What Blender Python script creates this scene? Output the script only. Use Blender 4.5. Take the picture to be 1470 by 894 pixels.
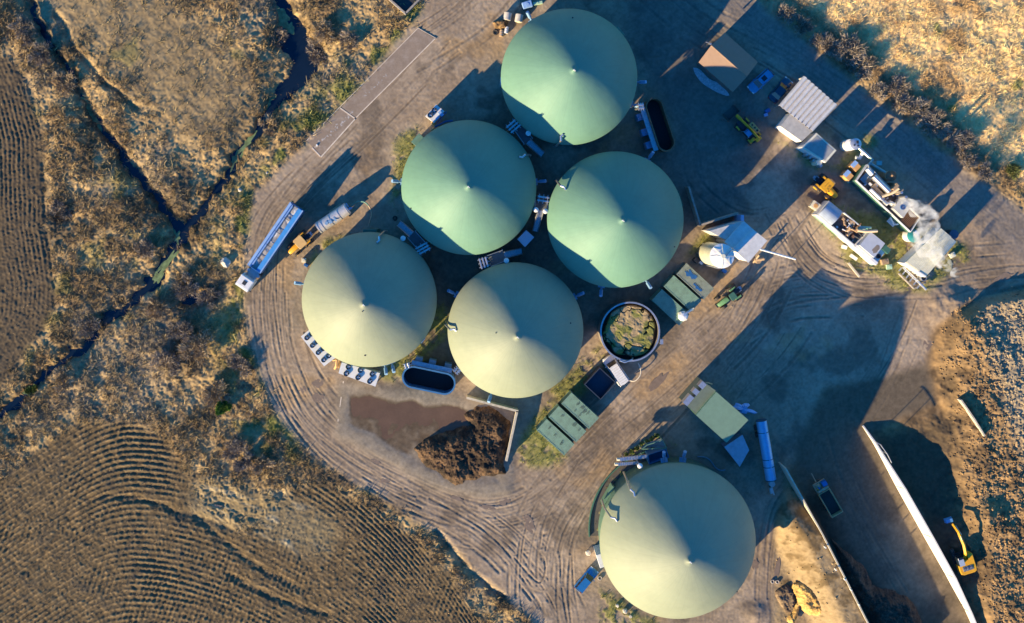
import bpy, bmesh, math, random
import numpy as np
from mathutils import Vector, Matrix

for o in list(bpy.data.objects):
    bpy.data.objects.remove(o)
sc = bpy.context.scene
COL = sc.collection
R = math.radians
S = 8.7            # photo pixels per metre on the ground
HC = 170.0         # drone height
N0 = (690.0, 290.0)  # photo pixel straight below the drone = world origin

# ------------------------------------------------------------------ camera
cam = bpy.data.cameras.new('camera')
cam.sensor_width = 36
cam.lens = 36 * HC / (1470 / S)
cam.shift_x = (735 - N0[0]) / 1470
cam.shift_y = -(447 - N0[1]) / 1470
cam.clip_start = 1
cam.clip_end = 6000
camo = bpy.data.objects.new('camera', cam)
camo.location = (0, 0, HC)
COL.objects.link(camo)
sc.camera = camo
# ------------------------------------------------------------------ light
SUN_EL, SUN_AZ = 15.7, 225.0        # sun low in the lower left of the picture
w = bpy.data.worlds.new('World')
sc.world = w
w.use_nodes = True
nt = w.node_tree
bg = nt.nodes['Background']
sky = nt.nodes.new('ShaderNodeTexSky')
sky.sky_type = 'NISHITA'
sky.sun_disc = False
sky.sun_elevation = R(SUN_EL)
sky.sun_rotation = R(SUN_AZ)
sky.air_density = 1.6
sky.dust_density = 0.1
sky.ozone_density = 4.0
bc = nt.nodes.new('ShaderNodeHueSaturation')
bc.inputs['Saturation'].default_value = 1.35
nt.links.new(sky.outputs[0], bc.inputs['Color'])
tn = nt.nodes.new('ShaderNodeVectorMath'); tn.operation = 'MULTIPLY'; tn.inputs[1].default_value = (0.33, 0.72, 1.14)
nt.links.new(bc.outputs[0], tn.inputs[0])
nt.links.new(tn.outputs[0], bg.inputs[0])
bg.inputs[1].default_value = 0.105
sl = bpy.data.lights.new('sun', 'SUN')
sl.energy = 5.0
sl.angle = R(0.6)
sl.color = (1.0, 0.77, 0.44)
so = bpy.data.objects.new('sun', sl)
COL.objects.link(so)
ce = math.cos(R(SUN_EL))
sdir = Vector((-ce * math.sin(R(45)), -ce * math.cos(R(45)), math.sin(R(SUN_EL))))
so.rotation_euler = sdir.to_track_quat('Z', 'Y').to_euler()
so.location = (-60, -60, 60)
sc.view_settings.view_transform = 'Standard'
sc.view_settings.look = 'None'
sc.view_settings.gamma = 1
sc.view_settings.use_curve_mapping = False
sc.view_settings.exposure = 1.22
sc.render.engine = 'CYCLES'
sc.cycles.max_bounces = 6
sc.cycles.volume_bounces = 8
sc.cycles.transparent_max_bounces = 12

rng = np.random.default_rng(7)
rnd = random.Random(11)

def P(px, py, h=0.0):
    """world x, y of a photo feature seen at pixel px, py that stands h metres high"""
    k = (1 - h / HC) / S
    return ((px - N0[0]) * k, (N0[1] - py) * k)

def head(dx, dy):
    return math.atan2(-dy, dx)

# ------------------------------------------------------------------ materials
MATS = {}
def mat(name, col, rough=0.6, metal=0.0, var=0.12, scale=1.5, fine=0.06, bump=0.0, spec=0.5, dirt=None, dirt_amt=0.0,
        stripe=None, emit=None, attr=False, alpha=None, coat=0.0):
    if name in MATS:
        return MATS[name]
    m = bpy.data.materials.new(name)
    m.use_nodes = True
    t = m.node_tree
    b = t.nodes['Principled BSDF']
    b.inputs['Roughness'].default_value = rough
    b.inputs['Metallic'].default_value = metal
    b.inputs['Specular IOR Level'].default_value = spec
    b.inputs['Coat Weight'].default_value = coat
    tc = t.nodes.new('ShaderNodeTexCoord')
    n1 = t.nodes.new('ShaderNodeTexNoise'); n1.inputs['Scale'].default_value = scale; n1.inputs['Detail'].default_value = 6
    n2 = t.nodes.new('ShaderNodeTexNoise'); n2.inputs['Scale'].default_value = scale * 9; n2.inputs['Detail'].default_value = 4
    t.links.new(tc.outputs['Object'], n1.inputs['Vector']); t.links.new(tc.outputs['Object'], n2.inputs['Vector'])
    if attr:
        base = t.nodes.new('ShaderNodeAttribute'); base.attribute_name = 'Col'; bo = base.outputs['Color']
    else:
        base = t.nodes.new('ShaderNodeRGB'); base.outputs[0].default_value = (*col, 1); bo = base.outputs[0]
    def mul(colsock, fac, amt):
        mr = t.nodes.new('ShaderNodeMapRange')
        mr.inputs['From Min'].default_value = 0.3; mr.inputs['From Max'].default_value = 0.7
        mr.inputs['To Min'].default_value = 1 - amt; mr.inputs['To Max'].default_value = 1 + amt
        t.links.new(fac, mr.inputs['Value'])
        vm = t.nodes.new('ShaderNodeVectorMath'); vm.operation = 'SCALE'
        t.links.new(colsock, vm.inputs[0]); t.links.new(mr.outputs[0], vm.inputs['Scale'])
        return vm.outputs[0]
    o = mul(bo, n1.outputs['Fac'], var)
    o = mul(o, n2.outputs['Fac'], fine)
    if dirt:
        mx = t.nodes.new('ShaderNodeMix'); mx.data_type = 'RGBA'
        n3 = t.nodes.new('ShaderNodeTexNoise'); n3.inputs['Scale'].default_value = scale * 1.7; n3.inputs['Detail'].default_value = 8
        n3.inputs['Roughness'].default_value = 0.65
        t.links.new(tc.outputs['Object'], n3.inputs['Vector'])
        mr = t.nodes.new('ShaderNodeMapRange'); mr.inputs['From Min'].default_value = 0.48; mr.inputs['From Max'].default_value = 0.68
        mr.inputs['To Max'].default_value = dirt_amt
        t.links.new(n3.outputs['Fac'], mr.inputs['Value']); t.links.new(mr.outputs[0], mx.inputs[0])
        t.links.new(o, mx.inputs[6]); mx.inputs[7].default_value = (*dirt, 1)
        o = mx.outputs[2]
    t.links.new(o, b.inputs['Base Color'])
    if bump:
        bp = t.nodes.new('ShaderNodeBump'); bp.inputs['Strength'].default_value = bump; bp.inputs['Distance'].default_value = 0.05
        t.links.new(n2.outputs['Fac'], bp.inputs['Height']); t.links.new(bp.outputs[0], b.inputs['Normal'])
    MATS[name] = m
    return m

# ------------------------------------------------------------------ mesh helpers
class MB:
    def __init__(self):
        self.v = []; self.f = []
    def add(self, vs, fs):
        n = len(self.v)
        self.v += [tuple(v) for v in vs]
        self.f += [tuple(i + n for i in f) for f in fs]
        return self
    def box(self, c, s, rz=0.0, ry=0.0, rx=0.0, taper=1.0):
        hx, hy, hz = s[0] / 2, s[1] / 2, s[2] / 2
        M = Matrix.Translation(c) @ Matrix.Rotation(rz, 4, 'Z') @ Matrix.Rotation(ry, 4, 'Y') @ Matrix.Rotation(rx, 4, 'X')
        vs = []
        for z, k in ((-hz, 1), (hz, taper)):
            for x, y in ((-hx, -hy), (hx, -hy), (hx, hy), (-hx, hy)):
                vs.append(M @ Vector((x * k, y * k, z)))
        return self.add(vs, [(3, 2, 1, 0), (4, 5, 6, 7), (0, 1, 5, 4), (1, 2, 6, 5), (2, 3, 7, 6), (3, 0, 4, 7)])
    def prism(self, poly, z0, z1, top=True, bottom=True):
        """poly: list of (x,y) ; z0/z1 number or list"""
        a = sum(poly[i][0] * poly[(i + 1) % len(poly)][1] - poly[(i + 1) % len(poly)][0] * poly[i][1] for i in range(len(poly)))
        if a < 0:
            poly = poly[::-1]
            if not isinstance(z0, (int, float)): z0 = z0[::-1]
            if not isinstance(z1, (int, float)): z1 = z1[::-1]
        n = len(poly)
        Z0 = [z0] * n if isinstance(z0, (int, float)) else z0
        Z1 = [z1] * n if isinstance(z1, (int, float)) else z1
        vs = [(p[0], p[1], Z0[i]) for i, p in enumerate(poly)] + [(p[0], p[1], Z1[i]) for i, p in enumerate(poly)]
        fs = [(i, (i + 1) % n, (i + 1) % n + n, i + n) for i in range(n)]
        if top: fs.append(tuple(range(n, 2 * n)))
        if bottom: fs.append(tuple(range(n - 1, -1, -1)))
        return self.add(vs, fs)
    def tube(self, pts, r, n=10, caps=True, r1=None):
        pts = [Vector(p) for p in pts]
        rings = []
        up = Vector((0, 0, 1))
        for i, p in enumerate(pts):
            d = (pts[min(i + 1, len(pts) - 1)] - pts[max(i - 1, 0)]).normalized()
            a = d.cross(up)
            if a.length < 1e-3: a = d.cross(Vector((1, 0, 0)))
            a.normalize(); b = a.cross(d)
            rr = r if r1 is None else r + (r1 - r) * i / (len(pts) - 1)
            rings.append([p + (a * math.cos(2 * math.pi * k / n) + b * math.sin(2 * math.pi * k / n)) * rr for k in range(n)])
        vs = [v for ring in rings for v in ring]
        fs = []
        for i in range(len(pts) - 1):
            for k in range(n):
                fs.append((i * n + k, (i + 1) * n + k, (i + 1) * n + (k + 1) % n, i * n + (k + 1) % n))
        if caps:
            fs.append(tuple(range(n))); fs.append(tuple(range(len(vs) - 1, len(vs) - n - 1, -1)))
        return self.add(vs, fs)
    def cyl(self, c, r, z0, z1, n=24, r1=None, caps=True):
        r1 = r if r1 is None else r1
        return self.lathe([(r, z0), (r1, z1)], c, n, caps)
    def lathe(self, prof, c=(0, 0), n=32, caps=True):
        vs = []; fs = []
        for r, z in prof:
            for k in range(n):
                a = 2 * math.pi * k / n
                vs.append((c[0] + r * math.cos(a), c[1] + r * math.sin(a), z))
        for i in range(len(prof) - 1):
            for k in range(n):
                fs.append((i * n + k, i * n + (k + 1) % n, (i + 1) * n + (k + 1) % n, (i + 1) * n + k))
        if caps:
            if prof[-1][0] > 1e-4: fs.append(tuple(range((len(prof) - 1) * n, len(prof) * n)))
            if prof[0][0] > 1e-4: fs.append(tuple(range(n - 1, -1, -1)))
        return self.add(vs, fs)
    def ring(self, c, ro, ri, z0, z1, n=48):
        return self.lathe([(ri, z0), (ro, z0), (ro, z1), (ri, z1), (ri, z0)], c, n, False)
    def wheel(self, c, r, wd, axis='y', n=20):
        a = Vector((0, 1, 0)) if axis == 'y' else Vector((1, 0, 0))
        c = Vector(c)
        return self.tube([c - a * wd / 2, c - a * wd * .42, c + a * wd * .42, c + a * wd / 2], r, n)
    def build(self, name, m, parent=None, smooth=False, bevel=0.0, loc=None):
        me = bpy.data.meshes.new(name)
        vs = self.v
        if loc is not None:
            vs = [(v[0] - loc[0], v[1] - loc[1], v[2] - loc[2]) for v in vs]
        me.from_pydata(vs, [], self.f)
        me.materials.append(m)
        if smooth:
            me.polygons.foreach_set('use_smooth', [True] * len(me.polygons))
            try: me.set_sharp_from_angle(angle=R(40))
            except Exception: pass
        me.update()
        o = bpy.data.objects.new(name, me)
        COL.objects.link(o)
        if parent is not None: o.parent = parent
        if bevel:
            b = o.modifiers.new('bevel', 'BEVEL'); b.width = bevel; b.segments = 2; b.limit_method = 'ANGLE'
        return o

def tag(o, label=None, cat=None, group=None, kind=None):
    if label: o['label'] = label
    if cat: o['category'] = cat
    if group: o['group'] = group
    if kind: o['kind'] = kind
    return o

class T:
    """a thing: an Empty at its base; parts given in world (W) or local (L) coordinates"""
    def __init__(self, name, label, cat, loc=(0, 0, 0), rz=0.0, group=None):
        o = bpy.data.objects.new(name, None)
        COL.objects.link(o)
        o.location = loc if len(loc) == 3 else (loc[0], loc[1], 0)
        o.rotation_euler = (0, 0, rz)
        o.empty_display_size = 0.5
        tag(o, label, cat, group)
        self.o = o; self.loc = tuple(o.location)
    def W(self, name, mb, m, parent=None, **k):
        return mb.build(name, m, parent or self.o, loc=self.loc, **k)
    def L(self, name, mb, m, parent=None, **k):
        return mb.build(name, m, parent or self.o, **k)

def copy_tree(o, parent=None):
    c = o.copy(); COL.objects.link(c); c.parent = parent
    for ch in o.children: copy_tree(ch, c)
    return c
def copy_thing(t, label, loc, rz, group=None):
    c = copy_tree(t.o); c.location = loc if len(loc) == 3 else (loc[0], loc[1], 0); c.rotation_euler = (0, 0, rz)
    c['label'] = label
    if group: c['group'] = group
    return c

def npmesh(name, V, F, m, cols=None, parent=None, smooth=False):
    me = bpy.data.meshes.new(name)
    k = F.shape[1]
    me.vertices.add(len(V)); me.vertices.foreach_set('co', np.ascontiguousarray(V, dtype=np.float32).ravel())
    me.loops.add(F.size); me.loops.foreach_set('vertex_index', np.ascontiguousarray(F, dtype=np.int32).ravel())
    me.polygons.add(len(F)); me.polygons.foreach_set('loop_start', np.arange(0, F.size, k, dtype=np.int32))
    me.polygons.foreach_set('loop_total', np.full(len(F), k, dtype=np.int32))
    if smooth: me.polygons.foreach_set('use_smooth', np.ones(len(F), dtype=bool))
    me.materials.append(m)
    me.update(calc_edges=True)
    if cols is not None:
        ca = me.color_attributes.new('Col', 'FLOAT_COLOR', 'POINT')
        c4 = np.ones((len(V), 4), dtype=np.float32); c4[:, :3] = cols
        ca.data.foreach_set('color', c4.ravel())
    o = bpy.data.objects.new(name, me); COL.objects.link(o)
    if parent is not None: o.parent = parent
    return o

# ------------------------------------------------------------------ terrain fields (all arrays in photo pixels)
_lat = {}
def vn(x, y, sc_, seed=0):
    """smooth value noise -1..1, feature size sc_ (pixels)"""
    if seed not in _lat:
        _lat[seed] = np.random.default_rng(1000 + seed).uniform(-1, 1, (256, 256)).astype(np.float32)
    L = _lat[seed]
    x = x / sc_ + 57.3; y = y / sc_ + 91.7
    xi = np.floor(x); yi = np.floor(y)
    fx = (x - xi).astype(np.float32); fy = (y - yi).astype(np.float32)
    fx = fx * fx * (3 - 2 * fx); fy = fy * fy * (3 - 2 * fy)
    xi = xi.astype(np.int64) & 255; yi = yi.astype(np.int64) & 255
    x1 = (xi + 1) & 255; y1 = (yi + 1) & 255
    return (L[yi, xi] * (1 - fx) + L[yi, x1] * fx) * (1 - fy) + (L[y1, xi] * (1 - fx) + L[y1, x1] * fx) * fy
def fbm(x, y, sc_, oct_=4, seed=0, rough=0.5):
    s = 0; a = 1; tot = 0
    for i in range(oct_):
        s = s + a * vn(x, y, sc_ / 2 ** i, seed + i); tot += a; a *= rough
    return s / tot
def inside(x, y, poly):
    r = np.zeros(x.shape, dtype=bool)
    n = len(poly)
    for i in range(n):
        x0, y0 = poly[i]; x1, y1 = poly[(i + 1) % n]
        if y0 == y1: continue
        c = ((y0 > y) != (y1 > y)) & (x < (x1 - x0) * (y - y0) / (y1 - y0) + x0)
        r ^= c
    return r
def dist_poly(x, y, pts, closed=False):
    d = np.full(x.shape, 1e9, dtype=np.float32)
    n = len(pts)
    for i in range(n if closed else n - 1):
        ax, ay = pts[i]; bx, by = pts[(i + 1) % n]
        vx, vy = bx - ax, by - ay
        L2 = vx * vx + vy * vy + 1e-9
        t = np.clip(((x - ax) * vx + (y - ay) * vy) / L2, 0, 1)
        d = np.minimum(d, np.hypot(x - ax - t * vx, y - ay - t * vy))
    return d
def sstep(a, b, x):
    t = np.clip((x - a) / (b - a), 0, 1)
    return t * t * (3 - 2 * t)
def spline(pts, step=1.0):
    """Catmull-Rom resampled about every step pixels"""
    p = np.array(pts, dtype=float)
    p = np.vstack([2 * p[0] - p[1], p, 2 * p[-1] - p[-2]])
    out = []
    for i in range(1, len(p) - 2):
        n = max(2, int(np.hypot(*(p[i + 1] - p[i])) / step))
        t = np.linspace(0, 1, n, endpoint=False)[:, None]
        a, b, c, d = p[i - 1], p[i], p[i + 1], p[i + 2]
        out.append(0.5 * (2 * b + (c - a) * t + (2 * a - 5 * b + 4 * c - d) * t ** 2 + (3 * b - a - 3 * c + d) * t ** 3))
    out.append(p[-2][None])
    return np.vstack(out)
# ------------------------------------------------------------------ the terrain sheet
STEP = 1.3
fx0, fx1, fy0, fy1 = -50.0, 1520.0, -50.0, 944.0
def axis(a, b):
    core = np.arange(a, b, STEP)
    g = 3.0 * 1.28 ** np.arange(1, 34)
    cs = np.cumsum(g); cs = cs[cs < 14000]
    return np.concatenate([(a - cs)[::-1], core, core[-1] + cs]), len(cs)
ux, nx0 = axis(fx0, fx1); vy, ny0 = axis(fy0, fy1)
U, V = np.meshgrid(ux, vy)
U = U.astype(np.float32); V = V.astype(np.float32)
coreN = (len(vy) - 2 * ny0, len(ux) - 2 * nx0)
Uw = U + 5 * fbm(U, V, 26, 3, 3); Vw = V + 5 * fbm(U, V, 26, 3, 9)

YARD = [(640, -300), (604, 12), (583, 40), (520, 120), (440, 202), (408, 230), (389, 255), (366, 276), (357, 310), (350, 360), (348, 430), (356, 480),
        (370, 540), (395, 590), (420, 625), (450, 655), (500, 690), (560, 722), (610, 757), (640, 778), (665, 800), (690, 830), (718, 852), (742, 872), (765, 900), (800, 1200),
        (1090, 1200), (1112, 880), (1114, 800), (1116, 740), (1126, 690), (1132, 672), (1180, 760), (1245, 894), (1330, 1060), (1500, 1060), (1395, 894), (1372, 810), (1360, 720), (1352, 640), (1342, 575),
        (1332, 530), (1340, 485), (1365, 447), (1410, 425), (1470, 412), (1900, 400), (1900, 620),
        (1620, 420), (1530, 350), (1470, 305), (1400, 250), (1350, 212), (1290, 167), (1240, 127), (1190, 87), (1140, 45), (1085, 0), (900, -160), (800, -300)]
FIELD_A = [(-400, 60), (0, 78), (25, 95), (42, 130), (60, 190), (66, 260), (64, 330), (78, 400), (84, 430), (64, 470), (40, 500), (18, 535), (-10, 565), (-400, 900)]
FIELD_B = [(-500, 800), (0, 690), (40, 655), (75, 628), (120, 607), (180, 603), (235, 625), (262, 660), (275, 690), (290, 735), (360, 770), (420, 700), (455, 690), (520, 722), (600, 775), (650, 830), (690, 894), (760, 1300), (-900, 1700)]
MEADOW = [(1085, -40), (1150, 25), (1200, 70), (1250, 110), (1300, 150), (1360, 200), (1410, 240), (1470, 290), (1900, 600), (2500, -800), (900, -800)]
SOIL = [(1330, 522), (1338, 480), (1365, 445), (1410, 423), (1470, 410), (1900, 380), (2300, 1300), (1500, 1200), (1395, 894), (1300, 700), (1250, 620), (1344, 580)]
BANK = [(1090, 1200), (1110, 880), (1113, 800), (1116, 740), (1124, 700), (1131, 674), (1245, 894), (1380, 1160)]
CLAMP = [(1180, 560), (1350, 520), (1372, 810), (1400, 894), (1520, 1100), (1330, 1060), (1245, 894), (1131, 674)]
inY = inside(Uw, Vw, YARD)
inFA = inside(Uw, Vw, FIELD_A); inFB = inside(Uw, Vw, FIELD_B)
inM = inside(Uw, Vw, MEADOW) & ~inY
inBk = inside(U, V, BANK); inS = inside(Uw, Vw, SOIL) & ~inside(U, V, BANK)
inC = inside(Uw, Vw, CLAMP) & ~inS & ~inBk
zone = np.zeros(U.shape, np.int8)                 # 0 scrubland
zone[inFA] = 1; zone[inFB] = 1; zone[inM] = 4; zone[inY] = 2; zone[inC] = 5; zone[inS] = 3; zone[inBk] = 6
def soft(mask, k=5):
    m = mask.astype(np.float32)
    for _ in range(2):
        for ax in (0, 1):
            c = np.cumsum(np.pad(m, [(k + 1, k) if i == ax else (0, 0) for i in (0, 1)], mode='edge'), axis=ax)
            m = (np.take(c, np.arange(2 * k + 1, c.shape[ax]), axis=ax) - np.take(c, np.arange(0, c.shape[ax] - 2 * k - 1), axis=ax)) / (2 * k + 1)
    return m
yS = soft(zone == 2, 3); cS = soft(zone == 5, 3); fS = soft(zone == 1, 5); mS = soft(zone == 4, 6); sS = soft(zone == 3, 4); bS = soft(zone == 6, 2); gS = soft(zone == 0, 4)

n_big = fbm(U, V, 220, 4, 20); n_mid = fbm(U, V, 60, 4, 30); n_s = fbm(U, V, 22, 4, 40, 0.6); n_f = fbm(U, V, 7, 3, 50, 0.7); n_xf = vn(U, V, 2.6, 60)
ridge = 1 - 2 * np.abs(fbm(Uw, Vw, 18, 3, 70))
# --- plough rows
fan = np.exp(-(dist_poly(Uw, Vw, [(305, 718), (380, 735), (450, 765)]) / 34) ** 4)
yy = np.linspace(-900, 1900, 1401)
fp = np.interp(yy, [-900, 60, 130, 200, 330, 450, 620, 760], [-.62, -.66, -.55, .05, .42, .62, 1.25, 1.8]); fcurve = np.cumsum(fp) * (yy[1] - yy[0])
rowB = (Vw * .12 + V * .88) - np.interp(U, yy, fcurve - np.interp(150, yy, fcurve)).astype(np.float32)


xb = np.interp(V, [-300, 0, 80, 130, 200, 330, 410, 450, 520, 580, 900], [-120, -10, 22, 44, 62, 66, 80, 78, 36, -10, -300]).astype(np.float32)
rowA = (U * .7 + Uw * .3 - xb)
rows = np.where(inside(U, V, [(-900, 590), (-10, 590), (100, 560), (900, 560), (900, 1900), (-900, 1900)]), rowB, rowA * 1.25)
rowh = np.sin(rows * 2 * np.pi / 8.2 + .5 * n_mid)
rowamp = np.clip(.72 + 1.5 * fbm(U, V, 80, 4, 81), .22, 1.25)
messy = np.clip(dist_poly(U, V, [(330, 800), (420, 780), (480, 820)]) / 120, .25, 1)
H_field = np.where(U - xb < 30, np.where(V < 590, .045, .085), .085) * rowh * rowamp * messy * (1 - .9 * fan) + .07 * n_f + .06 * n_s + .06 * n_xf
H_field += .05 * np.sin((U * .93 + V * .36) * 2 * np.pi / 7.2 + 2.5 * n_mid) * sstep(.05, .4, fbm(U, V, 75, 3, 86)) * (V > 590)
H_field -= .22 * np.exp(-((U - xb) / 4.5) ** 2) * (V < 480)
# a few dark furrows cutting across
for pts, wd, dp in (([(0, 870), (60, 800), (110, 735), (150, 712), (220, 722), (330, 760)], 5, .25), ([(280, 745), (350, 800), (430, 845)], 5, .2), ([(330, 825), (400, 862), (470, 880)], 5, .22)):
    dd = dist_poly(Uw, Vw, [tuple(q) for q in spline(pts, 20)]); H_field -= dp * np.exp(-(dd / wd) ** 2)
# --- scrub
H_scrub = .35 * n_mid + .26 * n_s + .20 * ridge * (0.5 + 0.5 * np.clip(n_mid * 2, -1, 1)) + .16 * n_f + .09 * n_xf
plain = np.exp(-(dist_poly(U, V, [(120, -40), (220, 60), (300, 130)]) / 75) ** 4)   # the smoother mown plot at the top
H_scrub = H_scrub * (1 - .65 * plain) + plain * .012 * np.sin((U * .75 - V * .65) * 2 * np.pi / 15 + n_mid * 7)
H_meadow = .10 * n_mid + .2 * n_s + .14 * n_f + .05 * n_xf + .22 * sstep(0, 1, (U - 1250) / 150 - (V - 0) / 200) * ridge
# ---- clods on the soil stockpile
clod = np.clip(dist_poly(U, V, [(1470, 470), (1390, 640), (1450, 780)]) / 60, 0, 1)
H_soil = .45 * n_mid + .30 * n_s + .16 * ridge + .16 * n_f + .12 * n_xf
edge_d = dist_poly(U, V, [(1250, 615), (1345, 585), (1330, 525), (1340, 480), (1370, 447), (1410, 425), (1470, 412), (1900, 380)])
wall2_d = dist_poly(U, V, [(1240, 612), (1300, 715), (1350, 800), (1395, 894), (1480, 1060)])
plat = sstep(1345, 1400, U + (640 - V) * .10 - 8 * n_s * 2)
H_soil = (H_soil * (.35 + .65 * plat) + 2.1 * plat) * sstep(0, 14, edge_d)
H_soil = H_soil * sstep(4, 26, wall2_d) - .02
# silage ground right of wall 2 is low and dark
# --- yard
H_yard = .03 * n_mid + .022 * n_s + .035 * n_f * (0.4 + .6 * sstep(-.2, .4, n_mid)) + .02 * n_xf
H_bank = 3.6 * sstep(1112, 1165, U - (V - 790) * .45) * sstep(690, 760, V) + .12 * n_s + .08 * n_f
H_bank = np.minimum(H_bank, 3.9)
H_cl = .02 * n_mid + .01 * n_f

# --- tyre tracks: distance map from splines
ci0, cj0 = ny0, nx0
core_shape = coreN
Dm = np.full(core_shape, 99.0, np.float32)        # distance to the nearest rut, px
Dt = np.zeros(core_shape, np.float32)
trng = np.random.default_rng(5)
Hr = np.zeros(core_shape, np.float32)             # rut relief
def stamp(pts, K=5):
    sp = spline(pts, 0.9)
    gx = (sp[:, 0] - fx0) / STEP; gy = (sp[:, 1] - fy0) / STEP
    ok = (gx > K + 1) & (gy > K + 1) & (gx < core_shape[1] - K - 2) & (gy < core_shape[0] - K - 2)
    gx = gx[ok]; gy = gy[ok]
    if len(gx) < 5: return
    ix = np.round(gx).astype(int); iy = np.round(gy).astype(int)
    ax, ay = ix.min() - K, iy.min() - K
    D = np.full((iy.max() + K - ay + 1, ix.max() + K - ax + 1), 99., np.float32)
    for dy in range(-K, K + 1):
        for dx in range(-K, K + 1):
            X = ix + dx; Y = iy + dy
            np.minimum.at(D, (Y - ay, X - ax), (np.hypot(X - gx, Y - gy) * STEP).astype(np.float32))
    sl = (slice(ay, ay + D.shape[0]), slice(ax, ax + D.shape[1]))
    dep = trng.uniform(.35, 1.25); wd = trng.uniform(1.3, 2.1)
    prof = dep * (-.085 * np.exp(-(D / wd) ** 2) + .05 * np.exp(-((D - wd * 1.75) / 1.0) ** 2))
    k = np.exp(-(D / (wd * 1.9)) ** 4) * .9
    yy_, xx_ = np.mgrid[sl]; o1, o2 = trng.uniform(0, 9000, 2)
    k = k * sstep(-.45, .25, vn(xx_ + o1, yy_ + o2, 38, 160) + .4 * vn(xx_ + o2, yy_ + o1, 11, 161))
    Hr[sl] = Hr[sl] * (1 - k) + prof * k
def family(base, n, spread, gauge=8.5, wob=5, t0=(0, .5), t1=(.5, 1)):
    sp = spline(base, 14)
    tang = np.gradient(sp, axis=0); tang /= np.linalg.norm(tang, axis=1)[:, None] + 1e-9
    nor = np.stack([-tang[:, 1], tang[:, 0]], 1)
    for i in range(n):
        a = int(trng.uniform(*t0) * len(sp)); b = int(trng.uniform(*t1) * len(sp))
        if b - a < 5: continue
        q = np.arange(a, b)
        off = trng.normal(0, spread * .55) + wob * np.sin(q / trng.uniform(4, 9) + trng.uniform(0, 6)) + (q - a) / len(sp) * trng.normal(0, spread * .5)
        for g in (-gauge, gauge):
            stamp(sp[q] + nor[q] * (off + g)[:, None])
MAIN = [(640, 55), (520, 185), (430, 275), (388, 340), (380, 420), (388, 500), (408, 560), (445, 615), (505, 665), (575, 705), (645, 733), (705, 742), (765, 725), (835, 668), (900, 605), (980, 525), (1060, 455), (1130, 420), (1220, 412), (1330, 402), (1400, 385), (1500, 375)]
family(MAIN, 34, 34)
family(MAIN, 12, 12, t0=(0, .3), t1=(.6, 1))
family(MAIN[3:14], 26, 34, t0=(0, .4))
family(MAIN[10:20], 16, 34, t0=(0, .4))
family([(600, 715), (690, 765), (745, 815), (790, 880), (815, 950)], 16, 34, t0=(0, .3))
family([(1118, 300), (1140, 350), (1175, 392), (1240, 415), (1330, 405)], 14, 26, gauge=8, wob=3, t0=(0, .15), t1=(.4, 1))
family([(1095, 385), (1140, 320), (1165, 285)], 4, 26, wob=2)
family([(1020, 540), (1080, 470), (1118, 400), (1135, 340)], 12, 36, t0=(0, .3))
family([(1040, -40), (1120, 42), (1250, 142), (1400, 272), (1500, 350)], 16, 22, wob=2)
family([(900, -60), (1000, 30), (1110, 90), (1250, 190), (1400, 320)], 8, 26, wob=2)
family([(1185, 640), (1118, 720), (1100, 800), (1098, 900), (1095, 950)], 9, 9, wob=2)
family([(1320, 415), (1300, 480), (1260, 560), (1195, 640)], 10, 24)
family([(1190, 620), (1215, 700), (1270, 800), (1330, 900)], 8, 20, wob=2)
family([(905, 610), (845, 690), (800, 760), (790, 840), (800, 930)], 14, 28)
family([(700, 740), (745, 770), (780, 800), (775, 835), (740, 800), (720, 760)], 4, 18, wob=3)
family([(500, 120), (560, 110), (680, 30), (740, -50)], 8, 30, wob=3)
family([(1000, 200), (1020, 260), (1080, 300), (1160, 270)], 6, 30)
for i in range(14):   # tractor ruts turning off into the grass at the left
    y = 700 + i * 7
    stamp([(288 + i * 4, y + 2), (340, y + 8 + i * 2), (420, y + 4 + i * 6), (500, y + 20 + i * 9)])
hr_full = np.zeros(U.shape, np.float32)
hr_full[ci0:ci0 + core_shape[0], cj0:cj0 + core_shape[1]] = Hr
rutw = (yS * .95 + cS * .4 + .5 * gS + .3 * fS) * (0.7 + .3 * np.clip(n_mid * 2.5 + .3, 0, 1))
troad = np.exp(-(np.maximum(dist_poly(U, V, [(1040, -30), (1150, 70), (1280, 175), (1420, 290), (1500, 350)]) - 22, 0) / 18) ** 2)
rut = hr_full * rutw * 1.35 * (1 - .7 * troad)
rin = np.clip(-hr_full / .07, 0, 1); rup = np.clip(hr_full / .045, 0, 1)
bigshade = 1.0
Z = H_scrub * gS + H_field * fS + H_yard * yS + H_meadow * mS + H_cl * cS + H_soil * sS + H_bank * bS + rut
# --- ditches
D1 = [(30, -60), (42, 20), (70, 65), (100, 110), (130, 168), (178, 228), (225, 288), (262, 330), (258, 348), (240, 372), (224, 398), (195, 425), (152, 458), (110, 502), (60, 540), (20, 578), (-60, 640), (-500, 900)]
D2 = [(385, -300), (395, -30), (408, 20), (425, 60), (440, 85), (425, 112), (395, 140), (370, 185), (345, 215), (320, 255), (290, 300), (262, 330)]
Ud = Uw + 4 * vn(U, V, 11, 150) + 2 * vn(U, V, 5, 151); Vd = Vw + 4 * vn(U, V, 11, 152) + 2 * vn(U, V, 5, 153)
d1 = dist_poly(Ud, Vd, D1); d2 = dist_poly(Ud, Vd, D2); dmod = 1 + .35 * vn(U, V, 42, 154)
w2 = 6 + 17 * np.exp(-((V - 70) / 55) ** 2)
Z -= 1.5 * dmod * (1 - .45 * sstep(190, 110, V)) * np.exp(-(d1 / 7.5) ** 2) + .6 * np.exp(-(d1 / 20) ** 2)
Z -= dmod * (1.25 + 1.7 * np.exp(-((V - 75) / 75) ** 2)) * np.exp(-(d2 / w2) ** 2) + .6 * np.exp(-(d2 / 28) ** 2)
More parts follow.
